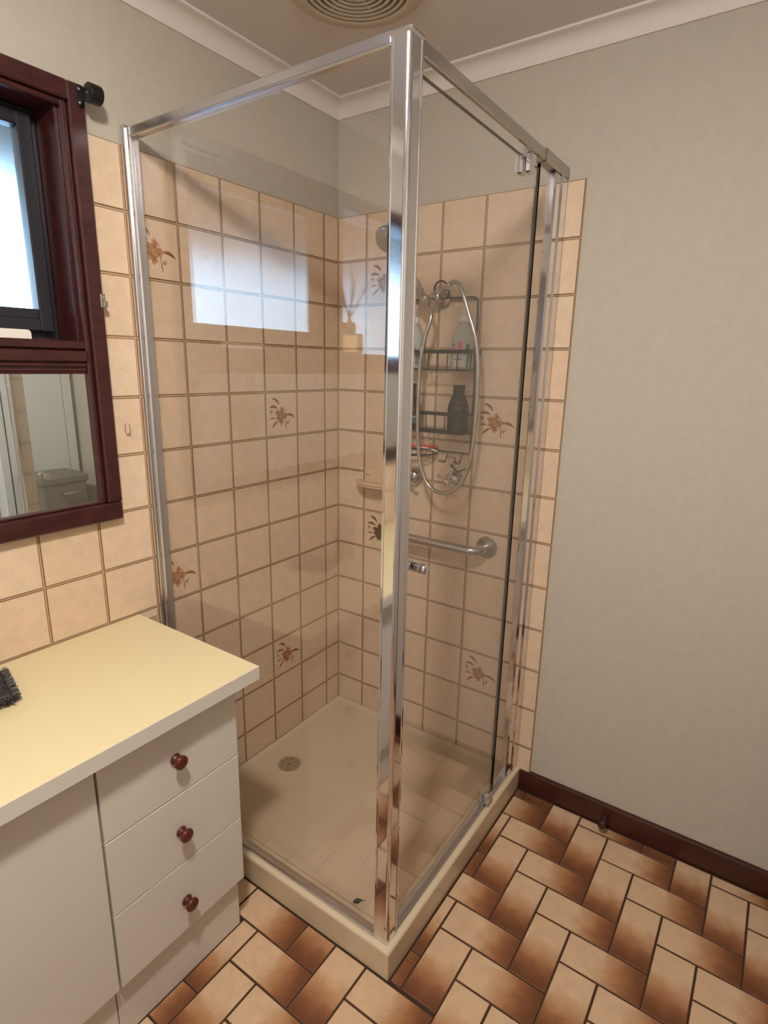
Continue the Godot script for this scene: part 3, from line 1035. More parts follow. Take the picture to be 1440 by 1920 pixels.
func build_fittings() -> void:
	# hand shower: wall flange, outlet, swivel bracket, handset and hose
	var H := thing("hand_shower", "chrome hand shower on a wall bracket with a long looped hose", "hand shower")
	var s := []
	lathe(s, [Vector2(0.0, 0.0015), Vector2(0.031, 0.0015), Vector2(0.031, 0.004), Vector2(0.027, 0.009), Vector2(0.018, 0.014), Vector2(0.014, 0.02), Vector2(0.013, 0.05), Vector2(0.0, 0.05)], to_wall(Vector3(0.446, 1.695, 0)), 32)
	put("wall_flange", solid(s, 50.0), M.satin_chrome, H)
	s = []
	lathe(s, [Vector2(0, 0), Vector2(0.0165, 0), Vector2(0.019, 0.003), Vector2(0.019, 0.018), Vector2(0.0165, 0.021), Vector2(0.012, 0.022), Vector2(0.011, 0.027), Vector2(0.0, 0.0275)], to_wall(Vector3(0.449, 1.697, 0.046)), 28)
	tube(s, [Vector3(0.452, 1.702, 0.055), Vector3(0.482, 1.714, 0.066), Vector3(0.500, 1.7225, 0.072)], 0.0095, 14)
	put("outlet", solid(s, 50.0), M.satin_chrome, H)
	s = []
	tube(s, [Vector3(0.449, 1.697, 0.072), Vector3(0.446, 1.69, 0.092)], 0.008, 12)
	lathe(s, [Vector2(0, -0.014), Vector2(0.0155, -0.014), Vector2(0.0175, -0.008), Vector2(0.0175, 0.010), Vector2(0.0155, 0.016), Vector2(0, 0.016)], aim(Vector3(0.442, 1.682, 0.108), Vector3(-0.10, 0.62, 0.33)), 24)
	put("bracket", solid(s, 50.0), M.satin_chrome, H)
	s = []
	var a := Vector3(0.444, 1.672, 0.103)
	var hd := Vector3(0.398, 1.838, 0.235)
	var ax := (hd - a)
	lathe(s, [Vector2(0, -0.012), Vector2(0.0085, -0.012), Vector2(0.0095, 0.0), Vector2(0.0115, 0.02), Vector2(0.0155, 0.045), Vector2(0.0165, 0.075), Vector2(0.0150, 0.105), Vector2(0.0135, 0.14), Vector2(0.0135, 0.185), Vector2(0.015, 0.21), Vector2(0, 0.214)], aim(a, ax), 24)
	put("handle", solid(s, 50.0), M.satin_chrome, H)
	s = []
	lathe(s, [Vector2(0, 0.0), Vector2(0.030, 0.0), Vector2(0.040, 0.003), Vector2(0.043, 0.009), Vector2(0.041, 0.017), Vector2(0.030, 0.026), Vector2(0.016, 0.032), Vector2(0, 0.034)], aim(hd + Vector3(0.0, -0.004, 0.022), Vector3(-0.10, 0.52, -0.62)), 32)
	put("shower_head", solid(s, 50.0), M.satin_chrome, H)
	# hose: swept from the outlet round the loop and back up to the handset, with fine rings
	var hp := [Vector3(0.500, 1.7225, 0.072), Vector3(0.518, 1.731, 0.085), Vector3(0.540, 1.733, 0.102), Vector3(0.562, 1.724, 0.114), Vector3(0.580, 1.700, 0.12), Vector3(0.607, 1.632, 0.12), Vector3(0.625, 1.587, 0.12), Vector3(0.6375, 1.541, 0.12), Vector3(0.6455, 1.478, 0.12), Vector3(0.648, 1.415, 0.12), Vector3(0.6475, 1.35, 0.12), Vector3(0.645, 1.267, 0.12), Vector3(0.640, 1.217, 0.12), Vector3(0.630, 1.164, 0.12), Vector3(0.611, 1.119, 0.12), Vector3(0.580, 1.086, 0.12), Vector3(0.546, 1.0735, 0.12), Vector3(0.512, 1.078, 0.12), Vector3(0.481, 1.101, 0.12), Vector3(0.459, 1.144, 0.12), Vector3(0.4455, 1.197, 0.12), Vector3(0.4375, 1.285, 0.12), Vector3(0.4365, 1.39, 0.12), Vector3(0.4385, 1.475, 0.12), Vector3(0.4445, 1.525, 0.12), Vector3(0.4545, 1.574, 0.119), Vector3(0.4655, 1.610, 0.116), Vector3(0.469, 1.634, 0.112), Vector3(0.463, 1.655, 0.106), Vector3(0.452, 1.668, 0.102), Vector3(0.446, 1.672, 0.102)]
	var path := curve(hp, 16)
	s = []
	tube(s, path, 0.0066, 12)
	# ribs
	var hose := solid(s, 60.0)
	put("hose", hose, M.satin_chrome, H)
	s = []
	tube(s, [Vector3(0.5005, 1.7228, 0.072), Vector3(0.516, 1.730, 0.084)], 0.0092, 14)
	put("hose_ferrule", solid(s, 50.0), M.chrome, H)
	s = []
	tube(s, [Vector3(0.4430, 1.527, 0.12), Vector3(0.4475, 1.543, 0.12)], 0.0082, 14)
	put("hose_ferrule", solid(s, 50.0), M.chrome, H)
	# two taps
	var tn := 0
	for c in [Vector3(0.366, 1.094, 0), Vector3(0.528, 1.102, 0)]:
		var T := thing("tap", ["chrome wall tap with cross handle, left one behind the post", "chrome wall tap with cross handle inside the hose loop"][tn], "tap", Vector3.ZERO, "pair of shower taps")
		tn += 1
		s = []
		lathe(s, [Vector2(0, 0.0015), Vector2(0.031, 0.0015), Vector2(0.0315, 0.006), Vector2(0.0295, 0.020), Vector2(0.024, 0.032), Vector2(0.015, 0.039), Vector2(0.0, 0.040)], to_wall(c), 32)
		put("flange", solid(s, 60.0), M.satin_chrome, T)
		s = []
		lathe(s, [Vector2(0, 0.0), Vector2(0.0095, 0.0), Vector2(0.0095, 0.02), Vector2(0.012, 0.022), Vector2(0.012, 0.036), Vector2(0.0095, 0.041), Vector2(0, 0.042)], to_wall(c + Vector3(0, 0, 0.037)), 20)
		for k in 4:
			var an := PI / 4 + 0.35 + PI / 2 * k
			var u := Vector3(cos(an), sin(an), 0)
			var o: Vector3 = c + Vector3(0, 0, 0.066)
			lathe(s, [Vector2(0, 0.0), Vector2(0.0042, 0.0), Vector2(0.0042, 0.020), Vector2(0.0060, 0.030), Vector2(0.005, 0.036), Vector2(0, 0.037)], aim(o + u * 0.006, u), 12)
		put("cross_handle", solid(s, 50.0), M.chrome, T)
	# grab bar
	var G := thing("grab_bar", "stainless steel grab bar with round flanges on the tiles", "grab bar")
	s = []
	var gp := [Vector3(0.270, 0.879, 0.004)]
	gp.append_array(arc(Vector3(0.310, 0.879, 0.035), Vector3(-0.040, 0, 0), Vector3(0, 0, 0.040), 0, PI / 2, 8))
	gp.append(Vector3(0.45, 0.879, 0.075))
	gp.append_array(arc(Vector3(0.620, 0.879, 0.035), Vector3(0, 0, 0.040), Vector3(0.040, 0, 0), 0, PI / 2, 8))
	gp.append(Vector3(0.660, 0.879, 0.004))
	tube(s, gp, 0.0160, 20)
	put("bar", solid(s, 50.0), M.satin_chrome, G)
	for x in [0.270, 0.660]:
		s = []
		lathe(s, [Vector2(0, 0.0015), Vector2(0.0385, 0.0015), Vector2(0.0385, 0.006), Vector2(0.0355, 0.0095), Vector2(0.0185, 0.0105), Vector2(0, 0.0105)], to_wall(Vector3(x, 0.879, 0)), 36)
		put("flange", solid(s, 40.0), M.satin_chrome, G)
	# ceramic soap dish
	var D := thing("soap_dish", "cream ceramic soap dish with a scooped ledge on the tiles", "soap dish")
	s = []
	box(s, Vector3(0.140, 1.030, 0.0015), Vector3(0.298, 1.100, 0.014), 0.004)
	put("backplate", solid(s), M.ceramic_cream, D)
	s = []
	var pl := PackedVector2Array()
	for i in 17:
		var t := -PI / 2 + PI * i / 16.0
		pl.append(Vector2(0.219 + 0.098 * sin(t), 0.012 + 0.068 * pow(max(0.0, cos(t)), 0.7)))
	extrude(s, pl, Transform3D(Basis(Vector3(1, 0, 0), Vector3(0, 0, 1), Vector3(0, -1, 0)), Vector3(0, 1.050, 0)), 0.010)
	var lip := []
	for q in pl: lip.append(Vector3(q.x, 1.051, q.y))
	tube(s, lip, 0.0045, 8)
	put("ledge", solid(s, 50.0), M.ceramic_cream, D)
	s = []
	lathe(s, [Vector2(0.0, 0.0), Vector2(0.008, 0.0), Vector2(0.008, 0.004), Vector2(0.005, 0.008), Vector2(0, 0.009)], to_wall(Vector3(0.160, 1.082, 0.0135)), 20)
	put("boss", solid(s, 60.0), M.ceramic_cream, D)

func build_caddy() -> void:
	var C := thing("shower_caddy", "dark bronze wire shower caddy hanging from the shower outlet", "shower caddy")
	var xc := 0.449
	var hw := 0.132
	var w := 0.0030
	# outer loop with two hook ends
	var s := []
	var z := 0.013
	var lp := []
	lp.append_array([Vector3(xc - 0.09, 1.157, 0.058), Vector3(xc - 0.112, 1.138, 0.056), Vector3(xc - hw + 0.006, 1.146, z), Vector3(xc - hw, 1.175, z), Vector3(xc - hw - 0.002, 1.40, z)])
	lp.append_array(arc(Vector3(xc - hw + 0.020, 1.677, z), Vector3(-0.020, 0, 0), Vector3(0, 0.020, 0), 0, PI / 2, 6))
	lp.append_array(arc(Vector3(xc + hw - 0.020, 1.677, z), Vector3(0, 0.020, 0), Vector3(0.020, 0, 0), 0, PI / 2, 6))
	lp.append_array([Vector3(xc + hw + 0.002, 1.40, z), Vector3(xc + hw, 1.175, z), Vector3(xc + hw - 0.006, 1.146, z), Vector3(xc + 0.112, 1.138, 0.056), Vector3(xc + 0.09, 1.157, 0.058)])
	tube(s, lp, w, 8)
	put("frame", solid(s, 50.0), M.wire_bronze, C)
	s = []
	for sg in [-1.0, 1.0]:
		s = []
		lathe(s, [Vector2(0, -0.0055), Vector2(0.0045, -0.003), Vector2(0.0055, 0.0), Vector2(0.0045, 0.003), Vector2(0, 0.0055)], Transform3D(Basis.IDENTITY, Vector3(xc + sg * 0.09, 1.158, 0.058)), 12)
		put("hook_tip", solid(s, 60.0), M.wire_bronze, C)
	# top hanger loop over the outlet
	s = []
	var hl := [Vector3(xc - 0.022, 1.697, z)]
	hl.append_array(arc(Vector3(xc + 0.004, 1.722, 0.026), Vector3(-0.026, 0, 0), Vector3(0, 0.027, 0.004), 0, PI, 12))
	hl.append(Vector3(xc + 0.028, 1.697, z))
	tube(s, hl, 0.0032, 8)
	put("hanger", solid(s, 50.0), M.wire_bronze, C)
	# two baskets: a flat band, a floor of wires and uprights
	for b in [[1.470, 1.527, 0], [1.268, 1.331, 1]]:
		s = []
		var x0 := xc - hw
		var x1 := xc + hw + 0.012
		var zf := 0.098
		box(s, Vector3(x0 - 0.008, b[1] - 0.006, zf - 0.0015), Vector3(x1 + 0.008, b[1] + 0.006, zf + 0.0015), 0.001)
		for x in [x0 - 0.008, x1 + 0.008]:
			box(s, Vector3(x - 0.0015, b[1] - 0.006, z - 0.003), Vector3(x + 0.0015, b[1] + 0.006, zf), 0.001)
		put("basket_band", solid(s), M.wire_bronze, C)
		s = []
		tube(s, [Vector3(x0, b[0], z), Vector3(x0, b[0], zf - 0.004), Vector3(x1, b[0], zf - 0.004), Vector3(x1, b[0], z), ], 0.0024, 6, true)
		for k in 9:
			var x: float = lerpf(x0, x1, k / 8.0)
			tube(s, [Vector3(lerpf(x0 - 0.006, x1 + 0.006, k / 8.0), b[1], zf), Vector3(x, b[0] + 0.004, zf - 0.003), Vector3(x, b[0], zf - 0.006), Vector3(x, b[0], z)], 0.0017, 6)
		if b[2] == 1:
			for q in 4:
				var wv := []
				for k in 33:
					wv.append(Vector3(lerpf(x0, x1, k / 32.0), b[0] + 0.001, 0.026 + 0.019 * q + 0.006 * sin(k * PI / 2.0 + q * PI)))
				tube(s, wv, 0.0014, 5)
		for x in [x0, x1]:
			for zz in [0.036, 0.066]:
				tube(s, [Vector3(x, b[0], zz), Vector3(x, b[1], zz)], 0.0017, 6)
		put("basket_wires", solid(s, 50.0), M.wire_bronze, C)
	# lower crossbar, small soap ledge and razor hooks
	s = []
	tube(s, [Vector3(xc - hw, 1.196, z), Vector3(xc + hw, 1.196, z)], 0.0026, 8)
	put("crossbar", solid(s, 50.0), M.wire_bronze, C)
	s = []
	var xs := 0.385
	for e in [[1.204, 0.0030], [1.186, 0.0022]]:
		var rim := [Vector3(xs - 0.072, e[0], z)]
		rim.append_array(arc(Vector3(xs, e[0], 0.03), Vector3(-0.072, 0, 0), Vector3(0, 0, 0.055), 0, PI, 14))
		rim.append(Vector3(xs + 0.072, e[0], z))
		tube(s, rim, e[1], 7)
	for k in 7:
		var an := PI * (k + 0.5) / 7.0
		var o := Vector3(xs - 0.072 * cos(an), 0, 0.03 + 0.055 * sin(an))
		tube(s, [o + Vector3(0, 1.204, 0), o + Vector3(0, 1.186, 0), Vector3(lerpf(o.x, xs, 0.35), 1.176, lerpf(o.z, 0.03, 0.35)), Vector3(xs, 1.174, 0.03)], 0.0015, 5)
	put("soap_ledge", solid(s, 50.0), M.wire_bronze, C)
	s = []
	for sg in [0.0, 1.0]:
		var x: float = 0.500 + 0.054 * sg
		tube(s, [Vector3(x, 1.196, z), Vector3(x, 1.172, 0.03), Vector3(x - 0.004, 1.163, 0.046), Vector3(x - 0.009, 1.166, 0.055), Vector3(x - 0.008, 1.174, 0.057), Vector3(x - 0.002, 1.172, 0.056), Vector3(x + 0.003, 1.163, 0.05), Vector3(x + 0.007, 1.165, 0.046), Vector3(x + 0.009, 1.18, 0.044)], 0.0017, 6)
	tube(s, [Vector3(0.509, 1.18, 0.044), Vector3(0.509, 1.184, 0.044), Vector3(0.545, 1.184, 0.044), Vector3(0.545, 1.178, 0.046), Vector3(0.546, 1.166, 0.052)], 0.0017, 6)
	put("razor_hook", solid(s, 50.0), M.wire_bronze, C)

func pump_bottle(x: float, y: float, z: float, turn: float, label: String, left: bool) -> void:
	var B := thing("pump_bottle", label, "bottle", Vector3(x, y, z), "clear pump bottles on the caddy's top shelf")
	B.rotation.y = turn
	var s := []
	lathe(s, [Vector2(0, 0), Vector2(0.033, 0), Vector2(0.0365, 0.004), Vector2(0.0370, 0.012), Vector2(0.0365, 0.085), Vector2(0.0345, 0.103), Vector2(0.028, 0.122), Vector2(0.0185, 0.135), Vector2(0.015, 0.141), Vector2(0.015, 0.150), Vector2(0, 0.150)], Transform3D.IDENTITY, 32)
	put("body", solid(s, 50.0), M.bottle_clear, B)
	s = []
	lathe(s, [Vector2(0, 0.148), Vector2(0.0165, 0.148), Vector2(0.0165, 0.163), Vector2(0.013, 0.166), Vector2(0.0055, 0.167), Vector2(0.0055, 0.190), Vector2(0.010, 0.192), Vector2(0.010, 0.204), Vector2(0, 0.206)], Transform3D.IDENTITY, 24)
	tube(s, [Vector3(0, 0.198, 0), Vector3(-0.012, 0.1985, 0.018), Vector3(-0.019, 0.196, 0.028), Vector3(-0.022, 0.190, 0.032)], 0.0042, 10)
	put("pump", solid(s, 50.0), M.white_plastic, B)
	# printed label patches wrap the body
	var pats := [[-0.55, 0.55, 0.010, 0.050, "print_white"]]
	if left:
		pats.append_array([[-0.45, 0.25, 0.060, 0.066, "print_grey"], [-0.45, 0.2, 0.070, 0.074, "print_grey"], [-0.4, 0.1, 0.080, 0.083, "print_grey"], [0.2, 0.5, 0.012, 0.048, "print_grey"]])
	else:
		pats.append_array([[-0.16, 0.22, 0.058, 0.084, "print_pink"], [-0.8, -0.5, 0.074, 0.078, "print_grey"], [-0.8, -0.4, 0.060, 0.067, "print_pink"], [0.5, 0.85, 0.060, 0.080, "print_green"], [-0.5, 0.3, 0.030, 0.034, "print_grey"]])
	for q in pats: patch("label_patch", B, q[0], q[1], q[2], q[3], 0.0373, M[q[4]])

func patch(called: String, parent: Node, a0: float, a1: float, y0: float, y1: float, r: float, m: Material) -> void:
	var s := []
	for k in 8:
		var a := lerpf(a0, a1, k / 8.0)
		var b := lerpf(a0, a1, (k + 1) / 8.0)
		var p := Vector3(sin(a) * r, 0, cos(a) * r)
		var q := Vector3(sin(b) * r, 0, cos(b) * r)
		quad(s, p + Vector3.UP * y0, q + Vector3.UP * y0, q + Vector3.UP * y1, p + Vector3.UP * y1)
		quad(s, p * 0.99 + Vector3.UP * y1, q * 0.99 + Vector3.UP * y1, q * 0.99 + Vector3.UP * y0, p * 0.99 + Vector3.UP * y0)
	put(called, solid(s, 60.0), m, parent)

func navy_bottle(x: float, y: float, z: float, turn: float, label: String, left: bool) -> void:
	var B := thing("shampoo_bottle", label, "bottle", Vector3(x, y, z), "navy bottles on the caddy's lower shelf")
	B.rotation.y = turn
	var s := []
	lathe(s, [Vector2(0, 0), Vector2(0.031, 0), Vector2(0.0345, 0.004), Vector2(0.0350, 0.010), Vector2(0.0350, 0.074), Vector2(0.0335, 0.088), Vector2(0.028, 0.104), Vector2(0.0215, 0.117), Vector2(0.0185, 0.122), Vector2(0, 0.122)], Transform3D.IDENTITY, 32)
	put("body", solid(s, 50.0), M.bottle_navy, B)
	s = []
	lathe(s, [Vector2(0, 0.120), Vector2(0.0192, 0.120), Vector2(0.0192, 0.1475), Vector2(0.0205, 0.149), Vector2(0.0205, 0.1515), Vector2(0.019, 0.153), Vector2(0, 0.153)], Transform3D.IDENTITY, 28)
	put("cap", solid(s, 40.0), M.bottle_navy, B)
	var pats := []
	if left:
		pats = [[-0.1, 0.75, 0.053, 0.061, "print_white"], [-0.1, 0.75, 0.038, 0.046, "print_white"], [0.15, 0.75, 0.020, 0.036, "print_teal"], [-0.15, 0.1, 0.020, 0.035, "print_white"], [0.0, 0.5, 0.066, 0.069, "print_grey"]]
	else:
		# lines of small white lettering too fine to read: a heading, a rule and short lines
		for k in 5: pats.append([-0.30 + 0.16 * k, -0.18 + 0.16 * k, 0.078, 0.085, "print_grey"])
		for k in 6: pats.append([-0.28 + 0.10 * k, -0.21 + 0.10 * k, 0.070, 0.073, "print_grey"])
		pats.append([-0.32, 0.22, 0.0640, 0.0655, "print_white"])
		for k in 5: pats.append([-0.30 + 0.11 * k, -0.22 + 0.11 * k, 0.046, 0.049, "print_grey"])
		for k in 4: pats.append([-0.30 + 0.13 * k, -0.2 + 0.13 * k, 0.037, 0.040, "print_grey"])
		for k in 3: pats.append([-0.28 + 0.2 * k, -0.12 + 0.2 * k, 0.028, 0.031, "print_teal"])
		pats.append([-0.30, -0.05, 0.014, 0.024, "print_teal"])
	for q in pats: patch("label_patch", B, q[0], q[1], q[2], q[3], 0.03525 if q[2] < 0.074 else 0.0347, M[q[4]])

func build_small_things() -> void:
	pump_bottle(0.556, 1.4715, 0.055, 0.25, "clear pump bottle with a pink printed flower on caddy top shelf", false)
	pump_bottle(0.372, 1.4715, 0.055, 0.5, "clear pump bottle with grey print, half behind the chrome post", true)
	navy_bottle(0.551, 1.2705, 0.055, 0.45, "dark navy shampoo bottle at the right of caddy lower shelf", false)
	navy_bottle(0.366, 1.2705, 0.055, 0.5, "dark navy bottle with white bands, half behind the chrome post", true)
	# razor lying on the caddy's soap ledge
	var Z := thing("razor", "red and pale pink razor lying on the caddy soap ledge", "razor")
	var s := []
	tube(s, curve([Vector3(0.360, 1.2115, 0.060), Vector3(0.41, 1.2125, 0.062), Vector3(0.445, 1.2135, 0.062), Vector3(0.470, 1.209, 0.058)]), 0.0042, 10)
	put("handle", solid(s, 50.0), M.razor_red, Z)
	s = []
	tube(s, curve([Vector3(0.40, 1.2085, 0.066), Vector3(0.45, 1.209, 0.067), Vector3(0.484, 1.201, 0.062)]), 0.0026, 8)
	put("grip", solid(s, 50.0), M.white_plastic, Z)
	s = []
	box(s, Vector3(0.452, 1.2125, 0.040), Vector3(0.468, 1.2195, 0.078), 0.0015)
	put("head", solid(s), M.razor_red, Z)
	# ceiling vent
	var V := thing("ceiling_vent", "round beige ceiling vent with concentric grille rings", "vent")
	var t := Transform3D(Basis(Vector3(1, 0, 0), Vector3(0, -1, 0), Vector3(0, 0, -1)), Vector3(0.441, CEIL, 0.476))
	s = []
	lathe(s, [Vector2(0.128, -0.0), Vector2(0.169, 0.0), Vector2(0.169, 0.006), Vector2(0.160, 0.012), Vector2(0.137, 0.015), Vector2(0.129, 0.013), Vector2(0.128, 0.0)], t, 64)
	put("rim", solid(s, 50.0), M.vent_plastic, V)
	# fan motor and blades up in the duct
	s = []
	lathe(s, [Vector2(0, -0.10), Vector2(0.035, -0.10), Vector2(0.035, -0.05), Vector2(0.02, -0.035), Vector2(0, -0.035)], t, 24)
	put("motor", solid(s, 40.0), M.vent_plastic, V)
	for k in 5:
		s = []
		var an := TAU * k / 5.0
		var u := Vector3(cos(an), 0, sin(an))
		var v := Vector3(-sin(an), 0, cos(an))
		var c := t.origin + Vector3(0, 0.07, 0)
		for sd in [-0.001, 0.001]:
			var q := [c + u * 0.033 - v * 0.012 + Vector3(0, -0.012 + sd, 0), c + u * 0.108 - v * 0.030 + Vector3(0, -0.016 + sd, 0), c + u * 0.108 + v * 0.030 + Vector3(0, 0.016 + sd, 0), c + u * 0.033 + v * 0.012 + Vector3(0, 0.012 + sd, 0)]
			if sd < 0.0: quad(s, q[0], q[1], q[2], q[3])
			else: quad(s, q[3], q[2], q[1], q[0])
		put("fan_blade", solid(s), M.vent_plastic, V)
	for k in 7:
		s = []
		var r := 0.118 - 0.0155 * k
		tube(s, arc(t * Vector3(0, 0.0095, 0), Vector3(r, 0, 0), Vector3(0, 0, r), 0, TAU * 63.0 / 64.0, 63), 0.0042, 6, true)
		put("grille_ring", solid(s, 50.0), M.vent_plastic, V)
	s = []
	for k in 6:
		var an := TAU * k / 6.0 + 0.3
		var u := Vector3(cos(an), 0, sin(an))
		tube(s, [t * Vector3(0, 0.007, 0) + u * 0.012, t * Vector3(0, 0.007, 0) + u * 0.131], 0.0032, 6)
	lathe(s, [Vector2(0, 0.003), Vector2(0.02, 0.003), Vector2(0.02, 0.012), Vector2(0.014, 0.016), Vector2(0, 0.017)], t, 24)
	put("spokes", solid(s, 50.0), M.vent_plastic, V)
	# door stop on the skirting
	s = []
	lathe(s, [Vector2(0, 0.0), Vector2(0.0105, 0.0), Vector2(0.0105, 0.036), Vector2(0.0130, 0.038), Vector2(0.0135, 0.052), Vector2(0.010, 0.056), Vector2(0, 0.0565)], to_wall(Vector3(1.153, 0.040, 0.0085)), 24)
	tag(put("door_stop", solid(s, 50.0), M.skirting_wood, self), "dark timber door stop peg sticking out of the skirting", "door stop")
	# blind bracket at the window's upper corner
	var K := thing("blind_bracket", "black metal blind bracket with two screws at window frame corner", "bracket")
	s = []
	box(s, Vector3(0.0265, 2.030, 0.937), Vector3(0.0295, 2.074, 0.955), 0.001)
	put("plate", solid(s), M.black_metal, K)
	s = []
	lathe(s, [Vector2(0, 0.0), Vector2(0.0185, 0.0), Vector2(0.0205, 0.002), Vector2(0.0205, 0.026), Vector2(0.019, 0.029), Vector2(0.0, 0.0295)], aim(Vector3(0.048, 2.058, 0.940), Vector3(0.0, 0, -1)), 28)
	box(s, Vector3(0.028, 2.044, 0.926), Vector3(0.046, 2.070, 0.940), 0.002)
	put("cup", solid(s, 50.0), M.black_metal, K)
	for y in [2.038, 2.066]:
		s = []
		lathe(s, [Vector2(0, 0), Vector2(0.0035, 0), Vector2(0.003, 0.0015), Vector2(0, 0.002)], aim(Vector3(0.0295, y, 0.949), Vector3(1, 0, 0)), 12)
		put("screw", solid(s, 60.0), M.chrome, K)
	# small catch on the casing
	var Q := thing("catch", "small silver catch screwed to the window frame's right edge", "catch")
	s = []
	box(s, Vector3(0.0262, 1.604, 0.932), Vector3(0.0300, 1.636, 0.9445), 0.001)
	box(s, Vector3(0.0295, 1.606, 0.929), Vector3(0.0345, 1.619, 0.9395), 0.001)
	put("plate", solid(s), M.satin_chrome, Q)
	s = []
	lathe(s, [Vector2(0, 0), Vector2(0.0034, 0), Vector2(0.003, 0.0015), Vector2(0, 0.002)], aim(Vector3(0.0300, 1.629, 0.938), Vector3(1, 0, 0)), 12)
	put("screw", solid(s, 60.0), M.chrome, Q)
	# adhesive hook on the tile beside the mirror
	s = []
	var hk := []
	for k in 15:
		var an := 0.5 + (TAU - 1.2) * k / 14.0
		hk.append(Vector3(0.0035, 1.304 + 0.0165 * cos(an), 0.889 + 0.0075 * sin(an)))
	tube(s, hk, 0.0011, 6)
	lathe(s, [Vector2(0, 0), Vector2(0.0035, 0), Vector2(0.003, 0.002), Vector2(0, 0.0025)], aim(Vector3(0.0022, 1.290, 0.884), Vector3(1, 0, 0)), 10)
	tag(put("wall_hook", solid(s, 50.0), M.hook_plastic, self), "tiny oval wire hook on the tile right of the mirror", "hook")
	# white tray on the window sill
	s = []
	var so := PackedVector2Array()
	for c in [[0.118, -0.006, 0.0], [-0.118, -0.006, PI / 2], [-0.118, -0.014, PI], [0.118, -0.014, PI * 1.5]]: pass
	var rr := PackedVector2Array([Vector2(1.097, 1.5238), Vector2(1.270, 1.5238), Vector2(1.270, 1.540), Vector2(1.266, 1.544), Vector2(1.104, 1.544), Vector2(1.099, 1.542), Vector2(1.097, 1.537)])
	extrude(s, rr, Transform3D(Basis(Vector3(0, 0, 1), Vector3(0, 1, 0), Vector3(-1, 0, 0)), Vector3(-0.008, 0, 0)), 0.045)
	tag(put("sill_box", solid(s, 50.0), M.white_plastic, self), "low white plastic box with rounded corners on the window sill", "box")
	# grey bristle brush lying on the counter at the photo's left edge
	var F := thing("scrub_brush", "grey bristle brush lying on the countertop's far left edge", "brush", Vector3(0.122, VH, 1.352))
	F.rotation.y = -0.23
	s = []
	box(s, Vector3(-0.070, 0.002, -0.050), Vector3(0.070, 0.022, 0.05), 0.006)
	put("block", solid(s), M.bristle_dark, F)
	for half in 2:
		s = []
		for i in 700:
			var o := Vector3(rng.randf_range(-0.068, 0.068), rng.randf_range(0.004, 0.020), rng.randf_range(-0.048, 0.048))
			var d := Vector3(rng.randf_range(-0.5, 0.5), rng.randf_range(0.25, 1.0), rng.randf_range(-0.5, 0.5))
			if i % 3 == 0:
				o.z = -0.048
				d = Vector3(rng.randf_range(-0.5, 0.5), rng.randf_range(-0.1, 0.5), -1.0)
			elif i % 3 == 1:
				o.x = 0.068
				d = Vector3(1.0, rng.randf_range(-0.1, 0.5), rng.randf_range(-0.5, 0.5))
			d = d.normalized() * rng.randf_range(0.010, 0.017)
			var e: Vector3 = o + d
			e.y = max(e.y, 0.0015)
			tube(s, [o, (o + e) / 2 + Vector3(0, 0.001, 0), e], 0.0007, 3)
		var bm := put("bristles", solid(s, 60.0), [M.bristle, M.bristle_dark][half], F)
		bm.set_meta("kind", "stuff")

